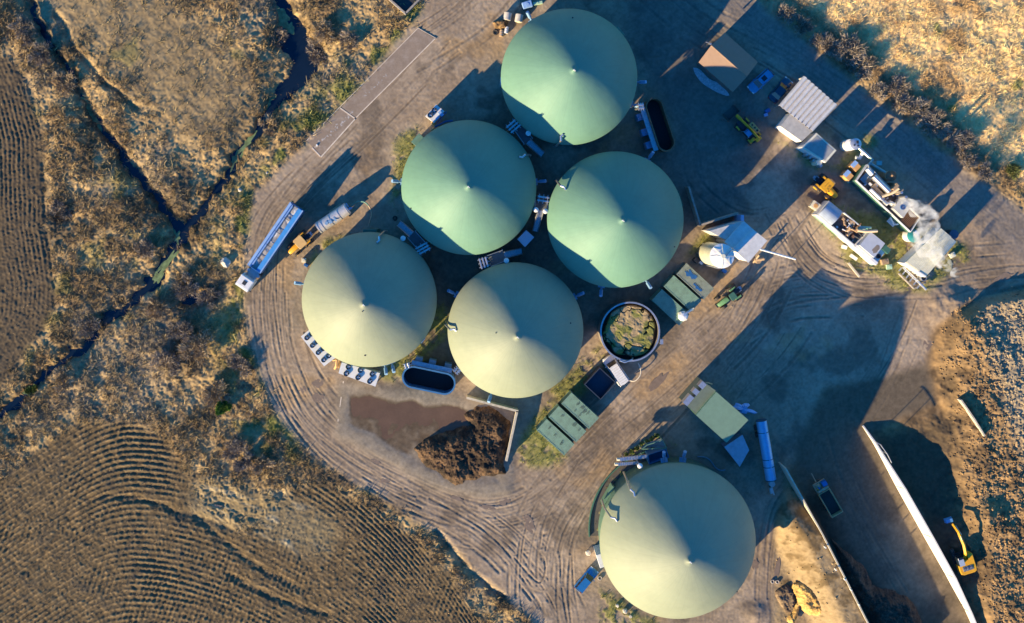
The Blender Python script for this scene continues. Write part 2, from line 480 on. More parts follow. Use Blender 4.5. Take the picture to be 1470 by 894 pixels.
dpool = np.hypot(Uw - 272, (Vw - 428) * 1.6); Z -= 2.0 * np.exp(-(dpool / 26) ** 2)
dr = dist_poly(Uw, Vw, [(78, 20), (105, 70), (150, 120), (195, 155)]); Z -= .7 * np.exp(-(dr / 5) ** 2)
de = dist_poly(Uw, Vw, [(622, 763), (650, 790), (668, 815), (700, 845), (722, 858)]); Z -= .6 * np.exp(-(de / 4.5) ** 2) * (1 + n_s)   # eroded edge of the road
# hollow with the dark pit at the left
Z -= 1.2 * np.exp(-(np.hypot(Uw - 88, Vw - 308) / 12) ** 2)
# small heaps along edges
for hx, hy, hr, hh in ((1360, 440, 30, .9), (1400, 500, 30, .8), (1350, 620, 18, .8), (1060, 60, 10, .0), (1405, 735, 20, 1.0), (1085, 880, 14, .4)):
    Z += hh * np.exp(-(np.hypot(Uw - hx, Vw - hy) / hr) ** 2) * (1 + .5 * n_s)
# flat where slabs, tanks and buildings stand
FLAT = [[(436, 225), (455, 238), (635, 70), (612, 45)], [(485, 545), (740, 575), (735, 700), (480, 650)]]
k = soft(inside(U, V, FLAT[0]), 2); Z = Z * (1 - k * .8)
padk = soft(inside(Uw, Vw, [(487, 545), (740, 578), (735, 712), (700, 715), (620, 700), (560, 665), (480, 625)]), 4)
Hpad = .10 * fbm(U, V, 60, 5, 130, .62) + .05 * np.clip(dist_poly(U, V, [(545, 600), (600, 600), (660, 608)]) / 45 - .7, -.9, 1.5) + .012 * fbm(U, V, 8, 3, 135)
Hpad = Hpad + .10 * sstep(20, 5, dist_poly(Uw, Vw, [(492, 552), (735, 582), (733, 640), (728, 700), (640, 700), (560, 655), (486, 615)], True))
Z = Z * (1 - padk) + Hpad * padk
Z = np.where((U < -300) | (U > 1800) | (V < -300) | (V > 1300), Z * .5, Z)

# --- colours (albedo)
def C(r, g, b): return np.array([r, g, b], np.float32)
def mixc(a, b, t): return a * (1 - t[..., None]) + b * t[..., None]
shape3 = U.shape + (3,)
tanv = C(.40, .30, .185); brn = C(.20, .145, .095); drk = C(.085, .068, .055); grey = C(.30, .255, .215); grn = C(.13, .17, .045)
cs_ = mixc(np.broadcast_to(tanv, shape3), brn, sstep(-.35, .35, n_s + .3 * n_mid))
cs_ = mixc(cs_, drk, sstep(.18, .55, n_f * .6 + fbm(U, V, 34, 3, 91)) * .9)
cs_ = mixc(cs_, grey, sstep(.1, .5, fbm(U, V, 80, 4, 95)) * .45)
cs_ = mixc(cs_, C(.25, .20, .14), plain * .8)
gr_d = np.minimum(dist_poly(U, V, [(600, 20), (520, 110), (440, 195), (400, 232)]), dist_poly(U, V, [(350, 300), (342, 430), (350, 500), (365, 560), (400, 620)]))
gmask = np.exp(-(gr_d / 34) ** 2) * sstep(-.2, .25, fbm(U, V, 24, 3, 99)) + sstep(.42, .62, fbm(U, V, 50, 3, 104)) * .4
cs_ = mixc(cs_, grn, np.clip(gmask, 0, 1) * .75)
cf = mixc(np.broadcast_to(C(.125, .092, .058), shape3), C(.34, .235, .13), sstep(.3, 1.2, rowh + n_f * 1.1) * .55)
cf = mixc(cf, C(.09, .074, .06), sstep(.1, .6, n_s) * .7)
leftdark = sstep(120, 60, U) * sstep(600, 520, V)
cf = mixc(cf, C(.10, .078, .06), leftdark * .8)
fang = vn(np.arctan2(V - 690, U - 255) * 1000, np.hypot(U - 255, V - 690), 34, 140)
cf = mixc(cf, C(.235, .19, .125), fan * .85); cs_ = mixc(cs_, C(.235, .19, .125), fan * .85)
cf = mixc(cf, C(.42, .36, .27), fan * sstep(.2, .6, fang) * .7); cs_ = mixc(cs_, C(.42, .36, .27), fan * sstep(.2, .6, fang) * .7)
cy = mixc(np.broadcast_to(C(.245, .182, .138), shape3), C(.31, .235, .18), sstep(-.3, .4, n_mid))
cy = mixc(cy, C(.125, .095, .075), sstep(.08, .42, fbm(U, V, 45, 4, 110)) * .75)
cy = mixc(cy, C(.33, .215, .12), sstep(.35, .6, fbm(U, V, 60, 3, 114)) * .6)
cy = mixc(cy, C(.12, .092, .072), rin * .6)
cy = mixc(cy, C(.38, .30, .23), rup * .45)
cy = mixc(cy, C(.33, .22, .13), np.exp(-(dist_poly(Uw, Vw, [(925, 562), (975, 520)]) / 16) ** 4) * .85)
tarmac = np.exp(-(np.maximum(dist_poly(U, V, [(960, 40), (1040, 180), (1010, 260), (960, 250)]) - 45, 0) / 25) ** 2)
cy = mixc(cy, C(.105, .095, .088), tarmac * .75)
cy = mixc(cy, C(.17, .145, .135), troad * .7)
# darker ground between the digesters
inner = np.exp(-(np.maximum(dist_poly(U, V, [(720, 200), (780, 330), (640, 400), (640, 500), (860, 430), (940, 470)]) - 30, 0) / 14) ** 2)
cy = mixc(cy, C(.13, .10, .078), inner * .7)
cy = mixc(cy, C(.215, .18, .15), padk * .85); cy = mixc(cy, C(.075, .05, .034), padk * sstep(.075, .01, Hpad) * .85)
cm = mixc(np.broadcast_to(C(.56, .40, .215), shape3), C(.27, .175, .09), sstep(.0, .45, n_mid + .3 * n_s) * .8)
cm = mixc(cm, C(.12, .09, .055), sstep(.3, .6, n_f * .5 + n_s) * .55)
cm = mixc(cm, grn, sstep(.55, .7, fbm(U, V, 30, 3, 118)) * .7)
cso = mixc(np.broadcast_to(C(.31, .205, .115), shape3), C(.14, .095, .06), sstep(-.1, .4, n_s))
cso = mixc(cso, C(.33, .275, .215), sstep(1396, 1436, U + (520 - V) * .32 + 14 * n_mid) * .85 * sstep(300, 460, V))
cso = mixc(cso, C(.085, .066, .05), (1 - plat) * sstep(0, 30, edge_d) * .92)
cb = mixc(np.broadcast_to(C(.34, .255, .165), shape3), C(.17, .12, .07), sstep(-.1, .4, n_s + .5 * n_f))
cb = mixc(cb, C(.13, .1, .06), sstep(.3, .6, n_f) * .6)
cc = mixc(np.broadcast_to(C(.135, .11, .09), shape3), C(.24, .19, .145), sstep(-.1, .5, n_mid))
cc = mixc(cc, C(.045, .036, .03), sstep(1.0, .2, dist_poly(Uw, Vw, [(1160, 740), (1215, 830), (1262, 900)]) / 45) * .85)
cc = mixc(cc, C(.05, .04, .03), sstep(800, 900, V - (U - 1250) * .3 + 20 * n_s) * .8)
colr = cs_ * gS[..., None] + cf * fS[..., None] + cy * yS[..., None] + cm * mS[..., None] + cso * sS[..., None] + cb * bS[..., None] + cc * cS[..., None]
# green plots by the machinery, by the tanks, between the containers
GREEN = [[(1165, 300), (1180, 285), (1385, 345), (1390, 370), (1330, 420), (1290, 418), (1250, 395), (1225, 385)],
         [(772, 590), (800, 575), (812, 660), (775, 672), (740, 662), (745, 630)], [(790, 560), (880, 480), (895, 500), (815, 590)],
         [(860, 845), (880, 850), (915, 880), (945, 894), (940, 930), (860, 930)], [(570, 200), (600, 178), (600, 250), (575, 300), (560, 300)],
         [(870, 690), (960, 630), (970, 640), (885, 720), (860, 790), (856, 760)], [(560, 505), (640, 430), (650, 470), (590, 545), (545, 545)],
         [(1000, 340), (1030, 318), (1040, 330), (1000, 365), (985, 372)], [(1110, 195), (1195, 240), (1250, 190), (1265, 200), (1210, 250), (1160, 235)], [(440, 370), (470, 340), (500, 335), (460, 400)]]
gm = np.zeros(U.shape, bool)
for q in GREEN: gm |= inside(Uw, Vw, q)
gmf = soft(gm, 3) * sstep(-.45, .1, n_s + n_f * .6)
colr = mixc(colr, C(.20, .19, .055), gmf * .8)
Z += gmf * (.10 + .08 * n_f)
colr = mixc(colr, C(.07, .055, .042), np.exp(-(np.minimum(d1 / 7, d2 / 11)) ** 2) * .65)
colr = colr * (1 + .26 * yS + .38 * mS + .04 * gS + .05 * fS)[..., None]
verge = np.exp(-(np.maximum(dist_poly(U, V, [(1125, 10), (1190, 62), (1290, 150), (1345, 185), (1420, 250), (1470, 290)]) - 12, 0) / 14) ** 2) * mS
colr = mixc(colr, C(.21, .15, .095), verge * .85)
colr = colr * np.array([1.0, .965, .80], np.float32) * (1 + yS[..., None] * np.array([-.05, 0, .10], np.float32)) * (1 + gS[..., None] * np.array([.04, 0, -.08], np.float32))
colr = np.clip(colr * (1 + .16 * n_f + .14 * n_xf)[..., None], .01, .9)

X = (U - N0[0]) / S; Y = (N0[1] - V) / S
VV = np.stack([X, Y, Z], -1).reshape(-1, 3).astype(np.float32)
CC = colr.reshape(-1, 3)
nyy, nxx = U.shape
ii, jj = np.meshgrid(np.arange(nyy - 1), np.arange(nxx - 1), indexing='ij')
a_ = ii * nxx + jj
FF = np.stack([a_ + nxx, a_ + nxx + 1, a_ + 1, a_], -1).reshape(-1, 4)
fz = zone[:-1, :-1].reshape(-1)
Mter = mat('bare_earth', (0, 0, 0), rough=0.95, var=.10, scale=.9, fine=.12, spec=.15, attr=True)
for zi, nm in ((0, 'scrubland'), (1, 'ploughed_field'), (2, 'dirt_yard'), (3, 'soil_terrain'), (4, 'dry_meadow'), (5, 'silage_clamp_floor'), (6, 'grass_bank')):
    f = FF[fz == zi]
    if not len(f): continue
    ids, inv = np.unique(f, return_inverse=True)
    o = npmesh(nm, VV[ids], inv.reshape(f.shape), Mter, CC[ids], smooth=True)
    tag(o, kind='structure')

def zat(px, py):
    j = np.clip(np.round((np.asarray(px) - fx0) / STEP).astype(int) + nx0, 0, nxx - 1)
    i = np.clip(np.round((np.asarray(py) - fy0) / STEP).astype(int) + ny0, 0, nyy - 1)
    return Z[i, j]
def fat(F_, px, py):
    j = np.clip(np.round((np.asarray(px) - fx0) / STEP).astype(int) + nx0, 0, nxx - 1)
    i = np.clip(np.round((np.asarray(py) - fy0) / STEP).astype(int) + ny0, 0, nyy - 1)
    return F_[i, j]

# ------------------------------------------------------------------ water
def blob(cx, cy, rx, ry, n=40, rough=.25, seed=0, rot=0):
    r_ = np.random.default_rng(seed); ph = r_.uniform(0, 6.3, 6); am = r_.uniform(.3, 1, 6) * rough / 2
    out = []
    for k in range(n):
        a = 2 * math.pi * k / n
        q = 1 + sum(am[i] * math.sin((i + 2) * a + ph[i]) for i in range(6))
        x, y = rx * q * math.cos(a), ry * q * math.sin(a)
        out.append((cx + x * math.cos(rot) - y * math.sin(rot), cy + x * math.sin(rot) + y * math.cos(rot)))
    return out
Mwat = mat('dark_water', (.006, .014, .028), rough=.08, var=.1, scale=.5, fine=.02, spec=.5)
def strip_poly(pts, wd):
    sp = spline(pts, 10); t = np.gradient(sp, axis=0); t /= np.linalg.norm(t, axis=1)[:, None]
    n = np.stack([-t[:, 1], t[:, 0]], 1)
    return sp + n * wd, sp - n * wd
mb = MB().add([(*P(x, y), -1.35) for x, y in ((-60, 660), (480, 660), (480, -60), (-60, -60))], [(0, 1, 2, 3)])
tag(mb.build('ditch_water', Mwat), kind='structure')
mb = MB().prism([P(*q) for q in blob(272, 428, 40, 24, seed=4)], -1.5, -1.22)
tag(mb.build('pond_water', Mwat), kind='structure')
Malg = mat('duckweed', (.14, .21, .09), rough=.8, var=.4, scale=1.5, fine=.3)
mb = MB()
for i, (x, y, rx, ry, ro) in enumerate(((128, 160, 9, 20, -.5), (120, 140, 8, 10, 0), (400, 22, 10, 16, -.5), (412, 38, 8, 10, 0), (380, 145, 8, 14, .8), (352, 206, 6, 22, .5), (335, 228, 5, 14, .4), (236, 378, 5, 24, .7), (224, 398, 5, 12, .6), (43, 565, 15, 9, -.5), (440, 30, 6, 5, 0), (250, 340, 5, 9, 0))):
    mb.prism([P(*q) for q in blob(x, y, rx, ry, 30, .5, i, ro)], -1.33 + i * .002, -1.32 + i * .002)
tag(mb.build('duckweed', Malg), kind='stuff')
# ------------------------------------------------------------------ shared materials
CONC = mat('concrete', (.36, .32, .27), rough=.9, var=.18, fine=.1, bump=.3, dirt=(.16, .12, .09), dirt_amt=.6)
WHITE = mat('white_paint', (.78, .77, .74), rough=.45, var=.06, dirt=(.45, .38, .3), dirt_amt=.25)
CREAM = mat('cream_sheet', (.70, .66, .50), rough=.55, var=.06, dirt=(.5, .42, .3), dirt_amt=.3)
GALV = mat('galvanised_steel', (.52, .54, .56), rough=.38, metal=.7, var=.15, scale=3)
STEEL = mat('stainless_steel', (.7, .69, .66), rough=.3, metal=.85, var=.1, scale=2, dirt=(.35, .3, .24), dirt_amt=.4)
GREENP = mat('green_cladding', (.13, .25, .17), rough=.55, var=.1, dirt=(.14, .16, .1), dirt_amt=.4)
GRNCONT = mat('faded_green_paint', (.20, .33, .235), rough=.6, var=.10, scale=.8, dirt=(.12, .16, .12), dirt_amt=.55)
DKGREEN = mat('dark_green_paint', (.05, .14, .10), rough=.5, var=.1)
DARK = mat('dark_steel', (.03, .034, .04), rough=.5, var=.2)
BLACK = mat('black_void', (.008, .009, .012), rough=.6, var=.2)
RUBBER = mat('rubber_tyre', (.035, .032, .030), rough=.9, var=.3, scale=5, dirt=(.22, .17, .13), dirt_amt=.75, bump=.4)
YEL = mat('yellow_paint', (.78, .38, .015), rough=.4, var=.08, scale=2, dirt=(.4, .2, .05), dirt_amt=.35)
ORG = mat('orange_beige_paint', (.62, .35, .13), rough=.55, var=.12)
TAN = mat('tan_paint', (.42, .29, .17), rough=.65, var=.2, dirt=(.2, .13, .08), dirt_amt=.6)
BLUEP = mat('blue_paint', (.03, .13, .34), rough=.4, var=.1)
LBLUE = mat('light_blue_paint', (.26, .42, .68), rough=.4, var=.1)
GLASS = mat('tinted_glass', (.012, .02, .028), rough=.06, var=.05, spec=.8)
BROWNR = mat('brown_roof', (.27, .18, .125), rough=.7, var=.07, scale=.6)
RUST = mat('rusty_steel', (.25, .13, .07), rough=.8, var=.3, scale=3, metal=.2)
HOSE = mat('green_hose', (.10, .26, .19), rough=.5)
HOSET = mat('tan_hose', (.45, .33, .2), rough=.6)

def up_axis(o, m, scale):  # corrugated sheet helper: bump stripes along one object axis
    return m
def corr(name, col, freq=14.0, rz=0.0, rough=.5, metal=0.0, depth=.6, **k):
    m = mat(name, col, rough=rough, metal=metal, **k)
    if m.get('corr'): return m
    m['corr'] = 1
    t = m.node_tree; b = t.nodes['Principled BSDF']
    tc = t.nodes.new('ShaderNodeTexCoord'); mp = t.nodes.new('ShaderNodeMapping'); mp.inputs['Rotation'].default_value = (0, 0, rz)
    wv = t.nodes.new('ShaderNodeTexWave'); wv.inputs['Scale'].default_value = freq / 6.283; wv.bands_direction = 'X'
    bp = t.nodes.new('ShaderNodeBump'); bp.inputs['Strength'].default_value = depth; bp.inputs['Distance'].default_value = .06
    t.links.new(tc.outputs['Object'], mp.inputs[0]); t.links.new(mp.outputs[0], wv.inputs['Vector'])
    t.links.new(wv.outputs['Color'], bp.inputs['Height']); t.links.new(bp.outputs[0], b.inputs['Normal'])
    return m

# ------------------------------------------------------------------ digesters
def membrane(name, col):
    m = mat(name, col, rough=.62, var=.05, scale=.16, fine=.02, spec=.45, dirt=(col[0] * .62, col[1] * .68, col[2] * .7), dirt_amt=.22)
    t = m.node_tree; b = t.nodes['Principled BSDF']
    src = b.inputs['Base Color'].links[0].from_socket
    tc = t.nodes.new('ShaderNodeTexCoord'); sp = t.nodes.new('ShaderNodeSeparateXYZ')
    t.links.new(tc.outputs['Object'], sp.inputs[0])
    def M(op, a=None, b_=None):
        n = t.nodes.new('ShaderNodeMath'); n.operation = op
        for i, q in enumerate((a, b_)):
            if q is None: continue
            if isinstance(q, (int, float)): n.inputs[i].default_value = q
            else: t.links.new(q, n.inputs[i])
        return n.outputs[0]
    ang = M('ARCTAN2', sp.outputs['Y'], sp.outputs['X'])
    fr = M('FRACT', M('MULTIPLY', ang, 36 / (2 * math.pi)))
    d = M('ABSOLUTE', M('SUBTRACT', fr, 0.5))                      # 0.5 at a seam
    rad = M('SQRT', M('ADD', M('MULTIPLY', sp.outputs['X'], sp.outputs['X']), M('MULTIPLY', sp.outputs['Y'], sp.outputs['Y'])))
    seam = M('GREATER_THAN', M('MULTIPLY', M('SUBTRACT', 0.5, d), M('MULTIPLY', rad, 2 * math.pi / 36)), 0.045)
    k = M('ADD', M('MULTIPLY', seam, 0.05), 0.95)
    # grime collecting in streaks near the rim
    nz = t.nodes.new('ShaderNodeTexNoise'); nz.inputs['Scale'].default_value = 1.0; nz.inputs['Detail'].default_value = 5
    cb = t.nodes.new('ShaderNodeCombineXYZ')
    t.links.new(M('MULTIPLY', ang, 14.0), cb.inputs[0]); t.links.new(M('MULTIPLY', rad, .25), cb.inputs[1])
    t.links.new(cb.outputs[0], nz.inputs['Vector'])
    mr = t.nodes.new('ShaderNodeMapRange'); mr.inputs['From Min'].default_value = .35; mr.inputs['From Max'].default_value = .7
    mr.inputs['To Min'].default_value = 1.015; mr.inputs['To Max'].default_value = .975
    t.links.new(nz.outputs['Fac'], mr.inputs['Value'])
    k = M('MULTIPLY', k, mr.outputs[0])
    vm = t.nodes.new('ShaderNodeVectorMath'); vm.operation = 'SCALE'
    t.links.new(src, vm.inputs[0]); t.links.new(k, vm.inputs['Scale']); t.links.new(vm.outputs[0], b.inputs['Base Color'])
    # faint slack folds round the crown
    bp = t.nodes.new('ShaderNodeBump'); bp.inputs['Strength'].default_value = .25; bp.inputs['Distance'].default_value = .25
    nz2 = t.nodes.new('ShaderNodeTexNoise'); nz2.inputs['Scale'].default_value = .35; nz2.inputs['Detail'].default_value = 2
    t.links.new(tc.outputs['Object'], nz2.inputs['Vector'])
    t.links.new(nz2.outputs['Fac'], bp.inputs['Height']); t.links.new(bp.outputs[0], b.inputs['Normal'])
    return m
MEM_G = membrane('green_membrane', (.14, .28, .20))
MEM_SHEEN = membrane('sheen_green_membrane', (.262, .295, .205))  # creamier copy: sun sheen of the lower domes put into the base colour
WALLH = 6.0
DG = {}
def digester(key, cx, cy, r, label, m, caph=.75, swans=(), boxes=(), agit=(), hatches=()):
    x, y = P(cx, cy, WALLH); rr = r / S * (1 - WALLH / HC)
    t = T('digester_tank', label, 'digester', (x, y, 0), 0, 'domed digester tanks')
    DG[key] = (x, y, rr)
    t.L('tank_wall', MB().lathe([(rr * .965, -.3), (rr * .965, WALLH - .5)], n=96, caps=False), corr('ribbed_green_wall', (.11, .20, .15), 30), smooth=True)
    t.L('rim', MB().lathe([(rr * .965, WALLH - .55), (rr * 1.0, WALLH - .5), (rr * 1.0, WALLH - .15), (rr * .98, WALLH - .1)], n=96, caps=False), GREENP, smooth=True)
    c = rr * caph; Rs = (rr * rr + c * c) / (2 * c); amax = math.asin(min(1, rr / Rs))
    if c > rr: amax = math.pi - amax
    def surf(q):   # membrane height at radius q: a taut, slightly conical dome
        return WALLH - .1 + c * max(0.0, 1 - (q / rr) ** 1.45) ** .78
    prof = []
    for i in range(40):
        q = rr * math.sin(math.pi / 2 * (1 - i / 40))
        prof.append((q, surf(q) + .0 * math.exp(-(q / 1.6) ** 2) + .05 * math.exp(-(q / .4) ** 2)))
    prof.append((0.02, WALLH - .1 + c + .40))
    dome = t.L('gas_dome', MB().lathe(prof, n=128, caps=False), m, smooth=True)
    t.L('apex_fitting', MB().cyl((0, 0), .11, WALLH + c + .15, WALLH + c + .42, 10).cyl((.18, -.12), .07, WALLH + c, WALLH + c + .5, 8), WHITE, dome)
    for ang, kind in swans:
        a = R(ang); ca, sa = math.cos(a), math.sin(a); ta = (-sa, ca)
        pts = [(rr * 1.03, -0.2, 2.0), (rr * 1.03, -.1, WALLH + .2), (rr * 1.0, .1, WALLH + .9), (rr * .95, .35, surf(rr * .93) + .9), (rr * .90, .2, surf(rr * .9) + .5), (rr * .86, .5, surf(rr * .86) + .15)]
        t.L('gas_pipe', MB().tube([(p[0] * ca + p[1] * ta[0], p[0] * sa + p[1] * ta[1], p[2]) for p in pts], .17, 8), STEEL, smooth=True)
    for ang, rad, s in hatches:
        a = R(ang)
        t.L('sight_glass', MB().tube([(rad * rr * math.cos(a), rad * rr * math.sin(a), surf(rad * rr) - .05), (rad * rr * math.cos(a), rad * rr * math.sin(a), surf(rad * rr) + .14)], s, 12), DARK)
    for ang, wd, dp, hh, mm in boxes:
        a = R(ang)
        t.L('service_box', MB().box(((rr * .965 + dp / 2) * math.cos(a), (rr * .965 + dp / 2) * math.sin(a), hh / 2), (dp, wd, hh), rz=a), mm, bevel=.04)
    for ang in agit:
        a = R(ang); q = rr * .965
        mb = MB().tube([(q * math.cos(a), q * math.sin(a), 3.2), ((q + 1.2) * math.cos(a), (q + 1.2) * math.sin(a), 4.0)], .16, 8)
        mb.tube([((q + 1.1) * math.cos(a), (q + 1.1) * math.sin(a), 3.9), ((q + 2.0) * math.cos(a), (q + 2.0) * math.sin(a), 4.6)], .28, 10)
        mb.box(((q + .35) * math.cos(a), (q + .35) * math.sin(a), 3.4), (.8, 1.1, .12), rz=a)
        t.L('agitator', mb, mat('agitator_blue', (.22, .38, .58), rough=.4), smooth=True)
    return t
digester('d1', 817, 110, 98, 'green domed digester at the top, beside the bales and the narrow oval tank', MEM_G, swans=((-100, 0),), agit=(122, -3, -22), boxes=((42, 1.8, .7, 5.6, GREENP), (182, 1.2, .4, 4, LBLUE)), hatches=((88, .82, .12),))
digester('d2', 673, 269, 97, 'green domed digester with the small fan unit on its upper edge', MEM_G, swans=((28, 0),), agit=(175, 5), boxes=((137, 1.9, 1.4, 5.0, GREENP), (200, 3.0, .5, 4.6, GREENP), (-37, 1.2, .4, 5.2, GREENP)), hatches=((200, .9, .12),))
digester('d3', 883.5, 315, 98, 'green domed digester between the silo and the square flat roof', MEM_G, swans=((147, 0),), agit=(-62, 60, -100), boxes=((18, 2.6, .6, 5.4, DKGREEN), (-52, 1.3, .35, 5.5, GREENP)), hatches=((-25, .93, .1),))
digester('d4', 740, 474, 97.5, 'green domed digester directly above the walled manure heap', MEM_SHEEN, swans=((176, 0),), agit=(28, -110, 150), boxes=((-130, 2.2, .35, 5.3, WHITE), (-64, 1.0, .4, 5.2, GREENP)), hatches=((10, .8, .1), (172, .3, .08)))
digester('d5', 530, 430, 97, 'green domed digester with white fan coolers along its lower edge', MEM_SHEEN, swans=((78, 0),), agit=(-72, -78, 168), boxes=((90, 2.2, .8, 5.0, DKGREEN), (-38, .9, .5, 5.3, LBLUE)), hatches=((-92, .78, .14), (-100, .1, .08)))
digester('d6', 973, 776.5, 112, 'largest green domed digester, next to the parked blue pickup', MEM_SHEEN, swans=((130, 0), (156, 0)), agit=(84, 98), boxes=((197, 2.2, 1.1, 4.5, WHITE), (150, 3.5, .5, 2.2, GREENP), (-60, 1.0, .3, 5.2, GREENP)), hatches=((-40, .97, .12),))
# low retaining kerb that hugs the big tank on its left
x6, y6, r6 = DG['d6']
def arc(c, r, a0, a1, n=30): return [(c[0] + r * math.cos(R(a0 + (a1 - a0) * i / n)), c[1] + r * math.sin(R(a0 + (a1 - a0) * i / n))) for i in range(n + 1)]
mb = MB(); o_ = arc((x6, y6), r6 + 1.2, 100, 185); i_ = arc((x6, y6), r6 + 1.0, 100, 185)
for k in range(30): mb.prism([o_[k], o_[k + 1], i_[k + 1], i_[k]], -.1, .4)
t = T('kerb_wall', 'curved low green kerb hugging the left flank of the largest digester', 'low wall', (x6 - r6, y6, 0)); t.W('kerb', mb, DKGREEN)
t.W('pit_floor', MB().prism(arc((x6, y6), r6 + .97, 100, 185)[::1] + arc((x6, y6), r6 * .9, 185, 100), -.05, .09), mat('pit_floor', (.10, .09, .08), rough=.9))

# ------------------------------------------------------------------ gangways, valves, pipe bundles between tanks
GRATE = corr('steel_grating', (.16, .18, .20), 40, rough=.5, metal=.4)
def gangway(pc, ps, pe, w1, w2, label, h=4.8):
    """deck from pc to ps, stair from ps down to pe (pixels)"""
    a, b = Vector(P(*pc, h)), Vector(P(*ps, h)); e = Vector(P(*pe, .3))
    t = T('gangway', label, 'gangway', (*((a + b) / 2), 0), 0, 'gangways between the digesters')
    d = (b - a); L_ = d.length; an = math.atan2(d.y, d.x); n = Vector((-d.y, d.x)).normalized(); m_ = (a + b) / 2
    t.W('deck', MB().box((m_.x, m_.y, h), (L_, w1, .08), rz=an), GRATE)
    d2_ = e - b; L2 = d2_.length; n2 = Vector((-d2_.y, d2_.x)).normalized(); an2 = math.atan2(d2_.y, d2_.x)
    st = MB(); N = 16
    for i in range(N):
        q = b + d2_ * ((i + .5) / N); st.box((q.x, q.y, h - (i + .5) * (h - .2) / N), (L2 / N * .85, w2, .05), rz=an2)
    for s in (-1, 1):
        st.tube([(b.x + n2.x * s * w2 / 2, b.y + n2.y * s * w2 / 2, h), (e.x + n2.x * s * w2 / 2, e.y + n2.y * s * w2 / 2, .2)], .09, 6)
    t.W('stairs', st, GALV)
    hr = MB()
    for s in (-1, 1):
        o1 = n * s * w1 / 2; o2 = n2 * s * w2 / 2
        hr.tube([(a.x + o1.x, a.y + o1.y, h + 1.05), (b.x + o1.x, b.y + o1.y, h + 1.05)], .045, 6)
        hr.tube([(b.x + o2.x, b.y + o2.y, h + 1.05), (e.x + o2.x, e.y + o2.y, 1.2)], .045, 6)
        for i in range(6):
            q = a + d * (i / 5); hr.tube([(q.x + o1.x, q.y + o1.y, h), (q.x + o1.x, q.y + o1.y, h + 1.05)], .03, 5)
            q = b + d2_ * (i / 5); zz = h - i * (h - .2) / 5; hr.tube([(q.x + o2.x, q.y + o2.y, zz), (q.x + o2.x, q.y + o2.y, zz + 1.0)], .03, 5)
    t.W('handrail', hr, GALV)
    for s in (-1, 1):
        for q in (a, b): t.W('support_post', MB().tube([(q.x + n.x * s * w1 / 2, q.y + n.y * s * w1 / 2, -.1), (q.x + n.x * s * w1 / 2, q.y + n.y * s * w1 / 2, h - .045)], .08, 6), GALV)
gangway((744, 183), (758, 203), (779, 222), 1.6, 1.0, 'steel gangway and stairs between the top digester and the one with the fan unit')
gangway((610, 357), (591, 336), (573, 320), 1.6, 1.0, 'steel gangway wedged between the digesters with the fan unit and with the coolers')
gangway((702, 374), (724, 366), (749, 360), 1.8, 1.0, 'steel gangway just above the digester by the manure heap')
gangway((777, 282), (776, 302), (768, 332), 2.0, .9, 'steel gangway leading down towards the square flat roof')
def valve(px, py, near):
    x, y = P(px, py, 6.2)
    t = T('pressure_valve', 'white round-capped pressure valve ' + near, 'valve', (x, y, 0), 0, 'white round pressure valves')
    t.L('riser_pipe', MB().cyl((0, 0), .12, 0, 5.9, 10), GALV)
    t.L('cap', MB().lathe([(.15, 5.8), (.42, 5.9), (.42, 6.15), (.2, 6.3), (.03, 6.32)], n=20), WHITE, smooth=True)
valve(769.5, 301, 'left of the pair by the middle gangway')
valve(783, 303, 'right of the pair by the middle gangway')
valve(758.5, 191, 'under the lower left edge of the top digester')
valve(578.5, 342, 'on the upper right edge of the digester with the coolers')
valve(727, 374, 'on the top edge of the digester above the manure heap')
valve(919, 669, 'beside the silver feeding conveyors')
def bundle(pa, pb, n, gap, label, h=5.6, m=None, rad=.17):
    a, b = Vector(P(*pa, h)), Vector(P(*pb, h)); d = (b - a).normalized(); nn = Vector((-d.y, d.x))
    t = T('pipe_bundle', label, 'pipes', (*((a + b) / 2), 0), 0, 'pipe bundles between tanks')
    for i in range(n):
        o = nn * gap * (i - (n - 1) / 2)
        t.W('pipe', MB().tube([(a.x + o.x, a.y + o.y, h - 2 - i * .2), (a.x + o.x + d.x * .3, a.y + o.y + d.y * .3, h), (b.x + o.x - d.x * .3, b.y + o.y - d.y * .3, h - .1 * i), (b.x + o.x, b.y + o.y, h - 2)], rad, 8), m or STEEL, smooth=True)
    mb = MB()
    for i in range(3):
        q = a + (b - a) * (.2 + .3 * i); mb.box((q.x, q.y, h - .3), (.12, gap * n + .3, .12), rz=math.atan2(d.y, d.x)); mb.cyl((q.x, q.y), .06, 0, h - .3, 6)
    t.W('bracket', mb, GALV)
bundle((729, 188), (745, 174), 3, .55, 'pale pipes crossing from the top digester to its lower left neighbour')
bundle((597, 362), (617, 351), 3, .5, 'pale pipes crossing beside the digester with the coolers')
bundle((692, 368), (697, 386), 3, .5, 'bright silver pipes crossing above the manure heap digester')
bundle((770, 284), (790, 287), 2, .6, 'pipes with an orange fitting between the two middle green digesters')
bundle((915, 153), (926, 152), 2, .5, 'short bright pipes joining the top digester to the narrow oval tank')
bundle((583, 520), (586, 530), 2, .5, 'short white pipes at the left end of the oval tank by the coolers', h=4)
bundle((652, 536), (660, 528), 2, .5, 'short pipes at the right end of the oval tank by the coolers', h=4)

